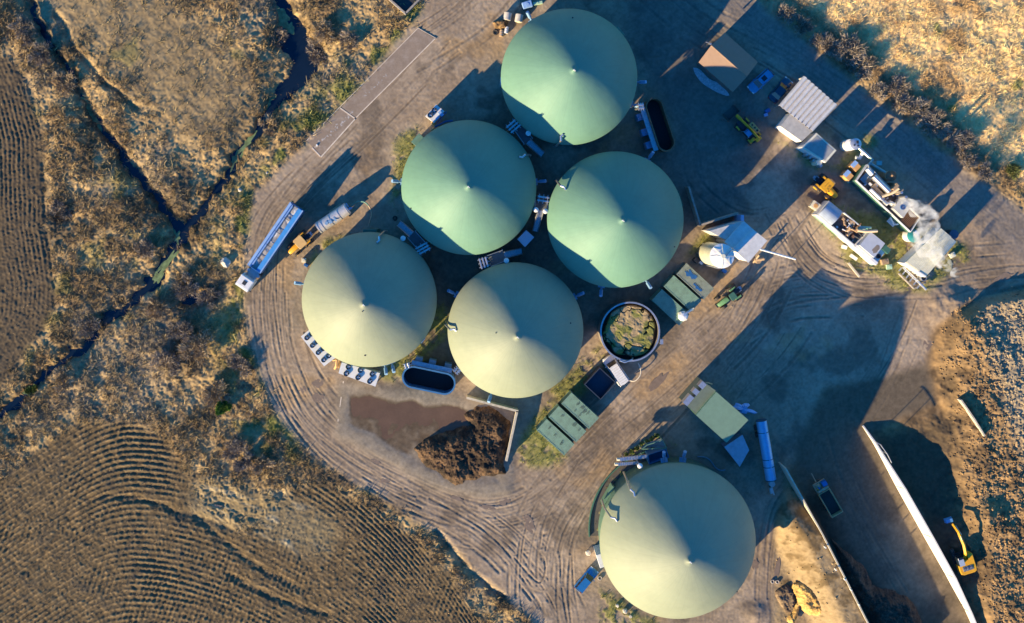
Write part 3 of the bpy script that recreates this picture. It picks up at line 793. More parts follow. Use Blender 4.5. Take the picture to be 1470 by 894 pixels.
# ------------------------------------------------------------------ oval tanks, round slurry tank
def oval(pa, pb, rp, h, label, rimmat, boxes, boxm, side):
    a, b = Vector(P(*pa, h)), Vector(P(*pb, h)); r = rp / S * (1 - h / HC); d = (b - a); an = math.degrees(math.atan2(d.y, d.x))
    def stad(rr): return arc(a, rr, an + 90, an + 270, 20) + arc(b, rr, an - 90, an + 90, 20)
    t = T('oval_tank', label, 'tank', (*((a + b) / 2), 0), 0, 'open oval tanks')
    o_, i_ = stad(r), stad(r - .14); mb = MB(); n = len(o_)
    for k in range(n):
        mb.prism([o_[k], o_[(k + 1) % n], i_[(k + 1) % n], i_[k]], -.2, h)
    t.W('tank_wall', mb, rimmat)
    rim = MB(); o2, i2 = stad(r + .06), stad(r - .2)
    for k in range(n): rim.prism([o2[k], o2[(k + 1) % n], i2[(k + 1) % n], i2[k]], h + .003, h + .08)
    t.W('rim', rim, rimmat)
    t.W('liquid', MB().prism(stad(r - .17), .2, .5), BLACK)
    nn = Vector((-d.y, d.x)).normalized() * side
    m_ = (a + b) / 2 + nn * (r + .45)
    t.W('walkway', MB().box((m_.x, m_.y, h - .4), (d.length + 1.5, .8, .08), rz=R(an)), GALV)
    for q in boxes:
        x, y = P(*q, 2.0)
        t.W('pump_box', MB().box((x, y, 1.0), (1.15, 1.15, 2.0), rz=R(an)).box((x, y, 2.05), (.5, .4, .1), rz=R(an)), boxm, bevel=.04)
oval((939.7, 152.9), (956.5, 204.3), 12.8, 3.2, 'narrow open oval tank with a rusty rim beside the dark yard', RUST, [(919.6, 167.4), (926.3, 189.2), (932.4, 207.7)], mat('box_blue', (.16, .30, .5)), -1)
oval((593, 541.2), (638, 550.6), 15.5, 3.2, 'open oval tank with a blue rim beside the coolers', mat('rim_blue', (.05, .17, .36), rough=.4), [(601, 518), (620.4, 521.8), (642.9, 527)], mat('box_blue', (.16, .30, .5)), 1)

hx, hy = P(904.4, 476, 3.6); hr = 42.6 / S * (1 - 3.6 / HC)
t = T('slurry_store', 'round open slurry tank with a cracked grassy crust on top', 'tank', (hx, hy, 0))
t.L('tank_wall', MB().ring((0, 0), hr, hr - .17, -.2, 3.6, 72), mat('panel_concrete', (.23, .20, .17), rough=.85, var=.2, dirt=(.1, .08, .06), dirt_amt=.6))
t.L('rim', MB().ring((0, 0), hr + .05, hr - .2, 3.603, 3.72, 72), GALV)
n = 150; g = np.linspace(-1, 1, n); gx, gy = np.meshgrid(g, g); rr_ = np.hypot(gx, gy)
wx = gx * 120 + 7 * vn(gx * 120, gy * 120, 20, 200); wy = gy * 120 + 7 * vn(gx * 120, gy * 120, 20, 201)
crk = np.abs(fbm(wx, wy, 46, 3, 205, .55)); crack = np.exp(-(crk / .035) ** 2)
edge = .90 + .09 * vn(np.arctan2(gy, gx) * 30, gx * 0, 12, 207)
isl = sstep(0, .07, edge - rr_)
zz = 2.7 + isl * (.45 + .12 * fbm(wx, wy, 14, 3, 210)) - crack * .4 * isl
grn_ = sstep(-.2, .2, fbm(wx + 300, wy, 34, 3, 215) + .25 * sstep(.2, .7, rr_) - .22)
cc_ = mixc(np.broadcast_to(C(.36, .27, .15), gx.shape + (3,)), C(.20, .20, .06), grn_)
cc_ = mixc(cc_, C(.025, .02, .016), np.clip((1 - isl) + crack * isl, 0, 1))
ok = rr_ < .975
idx = -np.ones(gx.shape, int); 
ii_, jj_ = np.meshgrid(np.arange(n - 1), np.arange(n - 1), indexing='ij')
fok = ok[:-1, :-1] & ok[1:, :-1] & ok[:-1, 1:] & ok[1:, 1:]
a_ = (ii_ * n + jj_)[fok]; F_ = np.stack([a_, a_ + 1, a_ + n + 1, a_ + n], -1)
V_ = np.stack([gx * hr, gy * hr, zz], -1).reshape(-1, 3)
ids, inv = np.unique(F_, return_inverse=True)
npmesh('crust', V_[ids], inv.reshape(F_.shape), Mter, cc_.reshape(-1, 3)[ids] * (1 + .25 * rng.uniform(-1, 1, (len(ids), 1))), t.o, smooth=True)
t.L('overflow_pipe', MB().tube([(-1.7, -hr + .2, 3.9), (-.9, -hr - .1, 3.95), (.3, -hr + .35, 3.9), (.5, -hr + .5, 3.2)], .14, 8), STEEL, smooth=True)
t.L('ladder', MB().box((hr + .3, -1.6, 1.9), (.5, .8, 3.8)), GALV)

# ------------------------------------------------------------------ containers and buildings
def quadbox(name, label, cat, q, h, wallm, roofm, group=None, over=.0, parts=None, z0=-.1, thick=.1):
    """a box building whose roof corners are seen at the pixels q"""
    w_ = [P(*p, h) for p in q]
    cx = sum(p[0] for p in w_) / 4; cy = sum(p[1] for p in w_) / 4
    t = T(name, label, cat, (cx, cy, 0), 0, group)
    k = 1 - over
    ins = [(cx + (p[0] - cx) * k, cy + (p[1] - cy) * k) for p in w_]
    t.W('wall', MB().prism(ins, z0, h - thick - .003), wallm)
    t.W('roof', MB().prism(w_, h - thick, h), roofm)
    t.q = w_; t.c = (cx, cy)
    if cat == 'cabin': t.o.scale.z = 1.2
    return t
def container(cx, cy, ang, label, L_=6.06, W_=2.44, H_=2.6, m=None, group=None, stains=0, seed=0):
    x, y = P(cx, cy, H_); t = T('shipping_container', label, 'container', (x, y, 0), ang, group)
    m = m or GRNCONT
    b = MB().box((0, 0, H_ / 2), (L_ - .12, W_ - .12, H_ - .12))
    t.L('body', b, m)
    fr = MB()
    for sx in (-1, 1):
        for sy in (-1, 1): fr.box((sx * (L_ / 2 - .06), sy * (W_ / 2 - .06), H_ / 2), (.13, .13, H_))
        fr.box((sx * (L_ / 2 - .06), 0, H_ - .07), (.12, W_ - .14, .13)); fr.box((sx * (L_ / 2 - .06), 0, .07), (.12, W_ - .14, .13))
    for sy in (-1, 1):
        fr.box((0, sy * (W_ / 2 - .06), H_ - .07), (L_ - .14, .12, .13)); fr.box((0, sy * (W_ / 2 - .06), .07), (L_ - .14, .12, .13))
    t.L('frame', fr, m)
    rb = MB(); n = int(L_ / .28)
    for i in range(n):
        x0 = -L_ / 2 + .2 + i * (L_ - .4) / (n - 1)
        rb.box((x0, 0, H_ - .035), (.13, W_ - .3, .05))
        for sy in (-1, 1): rb.box((x0, sy * (W_ / 2 - .045), H_ / 2), (.13, .05, H_ - .3))
    t.L('ribs', rb, m)
    dr = MB()
    for sy in (-.5, .5): dr.box((L_ / 2 + .01, sy * (W_ / 2 - .1), H_ / 2), (.05, W_ / 2 - .14, H_ - .3))
    do = t.L('door', dr, m)
    lb = MB()
    for sy in (-.75, -.3, .3, .75): lb.tube([(L_ / 2 + .07, sy, .15), (L_ / 2 + .07, sy, H_ - .15)], .03, 6)
    t.L('locking_bar', lb, GALV, do)
    if stains:
        r_ = random.Random(seed); sb = MB()
        for i in range(stains):
            x0 = r_.uniform(-L_ / 2 + .6, L_ / 2 - .9); y0 = r_.uniform(-W_ / 2 + .5, W_ / 2 - .6)
            for k in range(r_.randint(2, 4)):
                sb.box((x0 + k * .14, y0 + .1 * k, H_ + .012), (.07, r_.uniform(.3, .9), .02), rz=R(8))
        t.L('roof_stains', sb, mat('wet_stain', (.05, .075, .07), rough=.5))
    return t
A1 = head(1.0, .92)
gC = 'green containers by the round tank and the road'
container(797.3, 627.5, A1, 'green container nearest the grass patch, lowest of the stained three', group=gC, stains=4, seed=1)
container(814.6, 608.8, A1, 'middle container of the three stained ones by the road', group=gC, stains=3, seed=2)
container(832.8, 589.5, A1, 'stained green container next to the dark open box', group=gC, stains=6, seed=5)
container(962.8, 441, A1, 'green container beside the round slurry tank, white unit on its corner', group=gC)
container(979.9, 421.2, A1, 'clean green container between two others near the silo', group=gC)
t = container(998, 403.7, A1, 'grey-green container with blue puddles on its roof, nearest the silo', group=gC, m=mat('greygreen_paint', (.22, .26, .21), rough=.6, dirt=(.12, .13, .1), dirt_amt=.5))
t.L('roof_puddle', MB().prism(blob(-1.2, .3, .9, .5, 20, .6, 3), 2.6, 2.625).prism(blob(1.0, -.5, .8, .25, 20, .5, 8), 2.6, 2.622), mat('puddle_film', (.03, .12, .3), rough=.1))
x, y = P(980.5, 453.5, 2.9)
t = T('scrubber_unit', 'white bulbous scrubber unit on the corner of a green container', 'machine', (x, y, 2.6))
t.L('housing', MB().lathe([(.75, 0), (.85, .35), (.55, .7), (.1, .8)], n=9), WHITE)
t.L('duct', MB().tube([(.3, .4, .5), (1.0, .9, .7), (1.6, 1.2, .5), (1.7, .8, -.3)], .2, 8), STEEL, smooth=True)
t.L('vent', MB().cyl((-.5, .4), .3, .0, .6, 10).cyl((.4, -.5), .25, 0, .5, 10), CREAM)
# dark open-topped box between
q = [(861, 527.5), (884.5, 549), (862.5, 574), (838.5, 552)]
t = T('open_skip', 'dark open-topped metal box beside the white van', 'skip', (*P(861, 551), 0))
qa = [P(*p, 2.2) for p in q]; cx_ = sum(p[0] for p in qa) / 4; cy_ = sum(p[1] for p in qa) / 4
qi = [(cx_ + (p[0] - cx_) * .93, cy_ + (p[1] - cy_) * .93) for p in qa]
mb = MB()
for k in range(4): mb.prism([qa[k], qa[(k + 1) % 4], qi[(k + 1) % 4], qi[k]], -.1, 2.2)
t.W('side_wall', mb, mat('skip_paint', (.035, .05, .075), rough=.5)); t.W('bottom', MB().prism(qi, .05, .9), mat('tarpaulin_dark', (.02, .035, .06), rough=.5))

# brown gabled shed
def gable(name, label, cat, E0, E1, E2, E3, R0, R1, he, hrg, wm, rm, rm2=None, group=None):
    """eave corners E0..E3 (E0-E1 one eave, E2-E3 the other), ridge R0 (above E0/E3) - R1"""
    e = [P(*p, he) for p in (E0, E1, E2, E3)]; r0, r1 = P(*R0, hrg), P(*R1, hrg)
    cx = sum(p[0] for p in e) / 4; cy = sum(p[1] for p in e) / 4
    t = T(name, label, cat, (cx, cy, 0), 0, group); k = .95
    i4 = [(cx + (p[0] - cx) * k, cy + (p[1] - cy) * k) for p in e]; ir = [(cx + (p[0] - cx) * k, cy + (p[1] - cy) * k) for p in (r0, r1)]
    mb = MB().prism(i4, -.1, he)
    for (a, b, r_) in ((i4[0], i4[3], ir[0]), (i4[1], i4[2], ir[1])):
        vs = [(a[0], a[1], he), (b[0], b[1], he), (r_[0], r_[1], hrg - .08)]
        mb.add(vs, [(0, 1, 2)])
    t.W('wall', mb, wm)
    for (a, b, m_) in ((e[0], e[1], rm), (e[3], e[2], rm2 or rm)):
        top = [(a[0], a[1], he), (b[0], b[1], he), (r1[0], r1[1], hrg), (r0[0], r0[1], hrg)]
        vs = top + [(v[0], v[1], v[2] - .1) for v in top]
        t.W('roof_slope', MB().add(vs, [(0, 1, 2, 3), (7, 6, 5, 4), (0, 4, 5, 1), (1, 5, 6, 2), (2, 6, 7, 3), (3, 7, 4, 0)]), m_)
    t.W('ridge_cap', MB().tube([(r0[0], r0[1], hrg + .02), (r1[0], r1[1], hrg + .02)], .09, 6), rm)
    return t
BR = corr('brown_sheet_roof', (.30, .20, .14), 22, rz=R(45), rough=.7, var=.06, depth=.4)
t = gable('shed', 'brown pitched-roof shed beside the two parked cars', 'shed', (1003, 89), (1052, 132), (1088, 89), (1040.5, 46.5), (1021, 65), (1072, 110), 2.8, 4.3, mat('shed_wall', (.16, .12, .1), rough=.8), BR)
x, y = P(1026, 100, 1.2)
t.W('window', MB().box((x - .3, y - .2, 1.5), (1.6, .1, .8), rz=head(49, 43)), GLASS)
t.W('flue', MB().tube([(*P(1019, 62, 3), 2.5), (*P(1020, 63, 4.6), 4.7)], .15, 8).tube([(*P(1020, 63, 4.6), 4.7), (*P(1013, 60, 4.6), 4.6)], .06, 6), STEEL)
# corrugated vaulted white roof: nine barrel ridges
qc = [(1118.8, 150.8), (1154.7, 108.4), (1202.9, 150.8), (1167.8, 188.6)]
h = 3.6; a, b, c, d = [Vector(P(*p, h)) for p in qc]
t = T('open_shelter', 'white shelter with nine rounded roof ridges beside the dark car', 'shelter', (*((a + c) / 2), 0))
mb = MB(); NS = 9; per = 10; vs = []; fs = []
for i in range(NS * per + 1):
    s = i / (NS * per); z = h - .45 + .45 * abs(math.sin(math.pi * s * NS)) ** .7
    p = a + (d - a) * s; q = b + (c - b) * s; vs += [(p.x, p.y, z), (q.x, q.y, z), (p.x, p.y, z - .08), (q.x, q.y, z - .08)]
    if i:
        k = 4 * i; fs += [(k - 4, k, k + 1, k - 3), (k - 2, k - 1, k + 3, k + 2), (k - 4, k - 2, k + 2, k), (k - 3, k + 1, k + 3, k - 1)]
mb.add(vs, fs)
t.W('roof', mb, mat('white_vault_sheet', (.62, .60, .57), rough=.4, var=.08, dirt=(.4, .34, .28), dirt_amt=.4), smooth=True)
mb = MB()
for s in (.02, .34, .66, .98):
    for u in (.03, .97):
        p = a + (d - a) * s; q = b + (c - b) * s; r_ = p + (q - p) * u; mb.box((r_.x, r_.y, 1.25), (.15, .15, 2.6))
t.W('post', mb, GALV)
mb = MB(); p = b * .97 + a * .03; q = c * .97 + d * .03
mb.prism([(p.x, p.y), (q.x, q.y), (q.x - .1, q.y - .1), (p.x - .1, p.y - .1)], 0, 2.5)
t.W('back_wall', mb, mat('shelter_wall', (.4, .38, .35)))
quadbox('site_cabin', 'cream site cabin with a white front beside the ridged shelter', 'cabin', [(1133.5, 163.5), (1164.5, 189), (1149.5, 203), (1118.8, 181)], 2.8, WHITE, corr('cream_ribbed_roof', (.55, .50, .42), 34, rz=R(45), depth=.5))
t = quadbox('grey_cabin', 'cabin with a blue-grey flat roof and pale edge next to the cream cabin', 'cabin', [(1170.3, 190.8), (1199, 216), (1184, 233.5), (1149.5, 211.5)], 2.8, WHITE, CREAM)
cq = [(t.c[0] + (p[0] - t.c[0]) * .84, t.c[1] + (p[1] - t.c[1]) * .84) for p in t.q]
t.W('roof_membrane', MB().prism(cq, 2.8, 2.83), mat('bluegrey_felt', (.30, .30, .29), rough=.7))
x, y = P(1174, 233, 2); t.W('side_tank', MB().cyl((x, y), .5, 0, 2.2, 16), CREAM, smooth=True)
mb = MB()
for i in range(5): mb.box((*P(1156 + i * 5, 222 + i * 4, .9), .8), (.35, .5, 1.5), rz=R(-40))
t.W('utility_meter', mb, GALV)
# white hall behind the silo
t = gable('process_hall', 'white gabled hall beside the white silo', 'hall', (1040, 347), (1068, 317.2), (1101.5, 345.4), (1074.2, 377), (1052, 356.4), (1080.3, 328.3), 6.9, 7.4, WHITE, corr('white_roof_sheet', (.66, .65, .62), 20, rz=R(45), depth=.35, rough=.5), corr('white_roof_sheet', (.66, .65, .62), 20))
an = [P(1018, 331.5, 6), P(1067, 317, 6), P(1043, 345, 6)]
t.W('annex', MB().prism(an, -.1, 6.0), corr('white_annex_sheet', (.62, .62, .6), 20, rz=R(45)))
t.W('roof_duct', MB().box((*P(1066, 313, 4.8), 2.4), (.5, 1.0, 4.6), rz=R(0)).tube([(*P(1044, 327, 4), 3.6), (*P(1046, 326, 4.4), 4.4)], .25, 8).tube([(*P(1050, 331, 4), 3.6), (*P(1052, 330, 4.4), 4.3)], .18, 8), LBLUE)
mb = MB().tube([(*P(1083, 373, 1.2), 1.2), (*P(1097, 371, 1.4), 1.4)], .3, 10).tube([(*P(1090, 366, 2), 2.0), (*P(1082, 377, 1), .8)], .16, 8).cyl(P(1086, 374), .45, 0, 1.3, 12)
t.W('exhaust_pipes', mb, TAN, smooth=True)
t = T('auger_conveyor', 'long thin white auger pipe sticking out from the white hall', 'conveyor', (*P(1115, 364), 0))
t.W('tube', MB().tube([(*P(1091, 357.5, 3.6), 3.6), (*P(1142, 372, 3.2), 3.2)], .16, 10), WHITE, smooth=True)
t.W('stand', MB().tube([(*P(1138, 371, 1), 0), (*P(1138, 371, 3), 3.0)], .06, 6).tube([(*P(1112, 364, 1), 0), (*P(1112, 364, 3), 3.3)], .06, 6), GALV)
# silo
def silo():
    h = 9.9; x, y = P(1036.5, 367.3, h); r = 17.2 / S * (1 - h / HC)
    t = T('feed_silo', 'tall white silo with a conical cap beside the white hall', 'silo', (x, y, 0))
    t.L('shell', MB().lathe([(r, 1.2), (r, h)] , n=48, caps=False), corr('cream_silo_shell', (.56, .55, .40), 3.2, rough=.45, var=.1, depth=.1, dirt=(.4, .38, .26), dirt_amt=.4), smooth=True)
    t.L('hopper', MB().lathe([(.3, .1), (r, 1.25)], n=48), CREAM, smooth=True)
    t.L('cone_roof', MB().lathe([(r + .06, h), (r * .5, h + .35), (.35, h + .75)], n=40), WHITE)
    rb = MB()
    for k in range(8):
        a = k * math.pi / 4; rb.tube([(math.cos(a) * r, math.sin(a) * r, h + .06), (math.cos(a) * .3, math.sin(a) * .3, h + .8)], .035, 5)
    rb.cyl((0, 0), .34, h + .7, h + .95, 14)
    t.L('roof_ribs', rb, CREAM)
    t.L('filling_pipe', MB().tube([(.5, .1, h + .7), (1.2, .8, h + .5), (r + .1, .9, h), (r + .15, .9, 1)], .09, 6), GALV)
    lg = MB()
    for k in range(6):
        a = k * math.pi / 3; lg.box((r * .95 * math.cos(a), r * .95 * math.sin(a), .65), (.2, .2, 1.3))
    t.L('leg', lg, GALV)
    l = MB()
    for i in range(22): l.box((-.4, -r - .12, 1 + i * .42), (.5, .04, .04))
    for s in (-.65, -.15): l.box((s, -r - .12, 4.8), (.05, .05, 7.8))
    t.L('ladder', l, GALV)
silo()
for i, (px, py, s, mm, lb) in enumerate(((1000, 374, .9, DARK, 'grey cabinet left of the silo foot'), (1006.5, 377, .6, WHITE, 'small white cabinet by the silo foot'), (1040, 388.5, .8, BLUEP, 'blue pump box below the silo'))):
    x, y = P(px, py, 1.2)
    t = T('control_cabinet', lb, 'cabinet', (x, y, 0), R(-40)); t.L('cabinet_body', MB().box((0, 0, .65), (s, s * .7, 1.3)), mm, bevel=.03); t.L('cabinet_door', MB().box((s / 2 + .01, 0, .65), (.03, s * .6, 1.1)), GALV)
# green hall
t = quadbox('green_hall', 'flat green-roofed hall with an arched pipe at its end', 'hall', [(1028.4, 562.5), (1074.4, 602.8), (1043, 635.4), (999.3, 596)], 7.6, corr('green_hall_wall', (.16, .28, .18), 18), corr('pale_green_roof', (.17, .28, .19), 16, rz=R(45), depth=.35, rough=.6, var=.06))
t.W('lean_to', MB().prism([P(*p, 6.8) for p in ((1013.5, 550.5), (1028, 561), (999.5, 594), (986, 582))], -.1, 6.8), mat('darkgreen_roof', (.13, .17, .13), rough=.7))
mb = MB()
for p0, p1 in (((986, 582), (996, 570)), ((999, 567), (1004, 561)), ((1008, 558), (1014, 551))):
    a = Vector(P(*p0, 6.9)); b = Vector(P(*p1, 6.9)); m_ = (a + b) / 2; mb.box((m_.x - .3, m_.y + .2, 6.3), ((b - a).length, .9, 1.4), rz=math.atan2((b - a).y, (b - a).x))
t.W('duct_box', mb, GALV)
t = T('arched_pipe', 'tan pipe arching round the end of the green-roofed hall', 'pipe', (*P(998, 565), 0))
pts = spline([(991, 583), (993, 570), (1000, 556), (1012, 549), (1023, 552)], 3)
t.W('pipe', MB().tube([(*P(px, py, 1.6), 1.2 + 1.3 * math.sin(math.pi * i / (len(pts) - 1))) for i, (px, py) in enumerate(pts)], .13, 8), mat('tan_pipe', (.55, .37, .19)), smooth=True)
t = quadbox('sheet_canopy', 'blue-grey corrugated sheet canopy below the green-roofed hall', 'canopy', [(1039.6, 641.5), (1066, 624), (1075.5, 646), (1062, 670)], 2.6, mat('canopy_wall', (.1, .14, .2)), corr('bluegrey_sheet', (.34, .46, .6), 26, rz=R(-52), depth=.8))
x, y = P(1066, 586)
t = T('blue_tarpaulin', 'crumpled pale blue tarpaulin on the ground by the green hall', 'tarpaulin', (x, y, 0))
mb = MB(); pl = [P(*p) for p in blob(1067, 586, 12, 8, 26, .5, 12, .3)]
n = len(pl); vs = [(p[0], p[1], .02 + .1 * rnd.random()) for p in pl] + [(x + (p[0] - x) * .55, y + (p[1] - y) * .55, .25 + .35 * rnd.random()) for p in pl] + [(x, y, .5)]
mb.add(vs, [(i, (i + 1) % n, n + (i + 1) % n, n + i) for i in range(n)] + [(n + i, n + (i + 1) % n, 2 * n) for i in range(n)])
t.W('sheet', mb, LBLUE)
t = quadbox('flat_roof_kiosk', 'square flat-roofed kiosk in the gap between the three middle digesters', 'kiosk', [(755.3, 330), (766.8, 340.4), (753.7, 354.7), (742.7, 343.3)], 3.2, mat('kiosk_wall', (.2, .3, .4)), mat('shade_blue_roof', (.46, .58, .70), rough=.5, var=.03))  # white roof, with the blue of its shade mixed into the colour

# ------------------------------------------------------------------ retaining walls, clamp walls, pads
def wall(label, pts, h, th, m, hs=None, name='retaining_wall', lean=0.0, cap=None, z0=-1.0):
    n = len(pts); hs = hs or [h] * n
    w_ = [Vector(P(*p, hs[i])) for i, p in enumerate(pts)]
    t = T(name, label, 'wall', (*w_[0], 0)); mb = MB(); cp = MB()
    for i in range(n - 1):
        a, b = w_[i], w_[i + 1]; d = (b - a).normalized(); nn = Vector((-d.y, d.x)) * th / 2
        e = d * (th / 2 if i < n - 2 and n > 2 and abs(d.cross((w_[min(i + 2, n - 1)] - b).normalized() if i < n - 2 else d)) > .2 else 0)
        b2 = b + e
        if lean:
            l_ = Vector((-d.y, d.x)).normalized() * lean
            vs = [(a.x + nn.x + l_.x * hs[i], a.y + nn.y + l_.y * hs[i], z0), (b2.x + nn.x + l_.x * hs[i + 1], b2.y + nn.y + l_.y * hs[i + 1], z0), (b2.x - nn.x, b2.y - nn.y, z0), (a.x - nn.x, a.y - nn.y, z0),
                  (a.x + nn.x, a.y + nn.y, hs[i]), (b2.x + nn.x, b2.y + nn.y, hs[i + 1]), (b2.x - nn.x, b2.y - nn.y, hs[i + 1]), (a.x - nn.x, a.y - nn.y, hs[i])]
            mb.add(vs, [(0, 1, 2, 3)[::-1], (4, 5, 6, 7), (0, 1, 5, 4), (1, 2, 6, 5), (2, 3, 7, 6), (3, 0, 4, 7)])
        else:
            mb.prism([(a.x + nn.x, a.y + nn.y), (b2.x + nn.x, b2.y + nn.y), (b2.x - nn.x, b2.y - nn.y), (a.x - nn.x, a.y - nn.y)], z0, [hs[i], hs[i + 1], hs[i + 1], hs[i]])
    t.W('wall_panel', mb, m)
    return t
wall('L-shaped concrete wall at the edge of the dark yard by the hall', [(989, 268), (1005.7, 323), (1060.5, 306)], 2.4, .3, CONC)
wall('angled concrete wall holding back the manure heap', [(670, 571), (742.5, 590), (727, 662)], 1.8, .35, mat('pale_concrete', (.55, .49, .38), rough=.85, dirt=(.3, .25, .18), dirt_amt=.6))
wall('low concrete wall of the sunken bay at the top edge', [(552, -8), (582, 19), (612, -12)], .9, .3, CONC)
t = T('sunken_bay', 'dark sunken bay floor inside the low walls at the top edge', 'pit', (*P(582, -2), 0))
t.W('pit_floor', MB().prism([P(*p) for p in ((554, -6), (582, 16.5), (610, -10), (582, -38))], .1, .35), mat('dark_pit', (.03, .032, .035), rough=.7))
wall('long thin clamp wall with a grass bank behind it', [(1128, 672), (1180, 765), (1214, 831), (1247, 896), (1290, 985)], 4.0, .22, mat('clamp_concrete', (.5, .46, .36), rough=.85, dirt=(.3, .26, .18), dirt_amt=.5))
wall('bright white sloping clamp wall in front of the excavator', [(1239, 611), (1256, 634), (1300, 702), (1340, 772), (1372, 830), (1395, 880), (1420, 940)], 3.2, .25, mat('white_wall_face', (.74, .70, .62), rough=.7, var=.06), hs=[.2, 1.3, 2.9, 3.1, 2.9, 2.0, 1.5], lean=-.30)
wall('pale kerb wall half buried in the soil bank at the right', [(1380, 574), (1398, 600), (1414, 626)], 2.9, .25, mat('pale_concrete', (.55, .49, .38)), hs=[2.7, 3.0, 2.8], z0=0)
# weighbridge and slab strip
SLAB = mat('worn_slab', (.27, .205, .15), rough=.9, var=.10, scale=.5, fine=.08, dirt=(.40, .33, .27), dirt_amt=.5)
KERB = mat('pale_kerb', (.66, .56, .44), rough=.85, var=.15)
S1 = [(440.4, 201.6), (489.4, 154.7), (509.8, 170), (460.8, 225.5)]; S2 = [(490.4, 153.6), (600, 40.5), (624.5, 55.5), (511, 169)]
tag(MB().prism([P(*p) for p in S1], -.1, .07).prism([P(*p) for p in S2], -.1, .073).build('concrete_slab', SLAB), kind='structure')
mb = MB()
def kerb(a, b, wd=.2, z=.11):
    a = Vector(P(*a)); b = Vector(P(*b)); m_ = (a + b) / 2; d = b - a; mb.box((m_.x, m_.y, z / 2), (d.length, wd, z), rz=math.atan2(d.y, d.x))
kerb((460.8, 225.5), (509.5, 171)); kerb((511.5, 168.5), (624.5, 55.5), .16, .115); kerb((448, 212), (460, 224.5), .2, .10); kerb((488.5, 155), (509, 169.5), .2, .105); kerb((440, 202), (600, 40.5), .1, .102); kerb((600, 40), (626, 55), .08, .107)
tag(mb.build('slab_kerb', KERB), kind='structure')
mb = MB(); a = Vector(P(493, 547)); b = Vector(P(485, 606)); d = b - a; mb.box(((a.x + b.x) / 2, (a.y + b.y) / 2, .02), (d.length, .14, .12), rz=math.atan2(d.y, d.x)); tag(mb.build('slab_joint', KERB), kind='structure')
mb = MB(); r_ = random.Random(3)
for i in range(46):
    s = r_.random(); p = (452 + s * 52 + r_.gauss(0, 2), 213 - s * 51 + r_.gauss(0, 2)); mb.prism([P(*q) for q in blob(*p, r_.uniform(.6, 2), r_.uniform(.4, 1.2), 8, .8, i, -.8)], .0, .077 + i * .0002)
for i in range(10):
    s = i / 10; p = (523 + s * 36 + r_.gauss(0, 1), 138 - s * 34 + r_.gauss(0, 1)); mb.prism([P(*q) for q in blob(*p, r_.uniform(.8, 2.2), .6, 8, .8, i + 60, r_.uniform(0, 3))], .0, .082 + i * .0002)
tag(mb.build('chalky_stains', mat('chalk_stain', (.46, .42, .38), rough=.9)), kind='stuff')
PAD = mat('wet_pad', (.22, .165, .125), rough=.85, var=.2, scale=.35, dirt=(.10, .07, .05), dirt_amt=.6)
PUD = mat('muddy_puddle', (.13, .082, .052), spec=.35, rough=.22, var=.15, scale=.3, fine=.05)
mb = MB()
mb.prism([P(*q) for q in [(492, 552), (735, 582), (733, 640), (728, 700), (640, 700), (560, 655), (486, 615)]], -.06, .008)
PUD2 = mat('pale_mud_puddle', (.22, .165, .12), rough=.3, spec=.3)
tag(mb.build('puddle', PUD), kind='structure'); mb = MB()
for i, (x, y, rx, ry, ro) in enumerate(((456, 550, 8, 6, 0), (457, 571, 8, 7, .3), (435, 559, 6, 4, 0), (487, 548, 5, 4, 0), (487, 567, 4, 7, 0), (552, 690, 6, 3, 0), (730, 705, 6, 8, 0), (724, 716, 8, 9, .5), (760, 752, 6, 14, -.4), (944, 548, 18, 6, -.8), (1116, 815, 4, 14, .2), (1084, 810, 5, 7, 0), (540, 662, 7, 3, .4), (655, 715, 8, 3, .3), (700, 728, 12, 3, .15), (1336, 482, 9, 20, .35), (308, 727, 11, 2.6, 0), (1440, 398, 14, 5, -.3))):
    mb.prism([P(*q) for q in blob(x, y, rx, ry, 30, .22, 70 + i, ro)], -.05, .012 + .0007 * i)
tag(mb.build('puddle', PUD2), kind='structure')

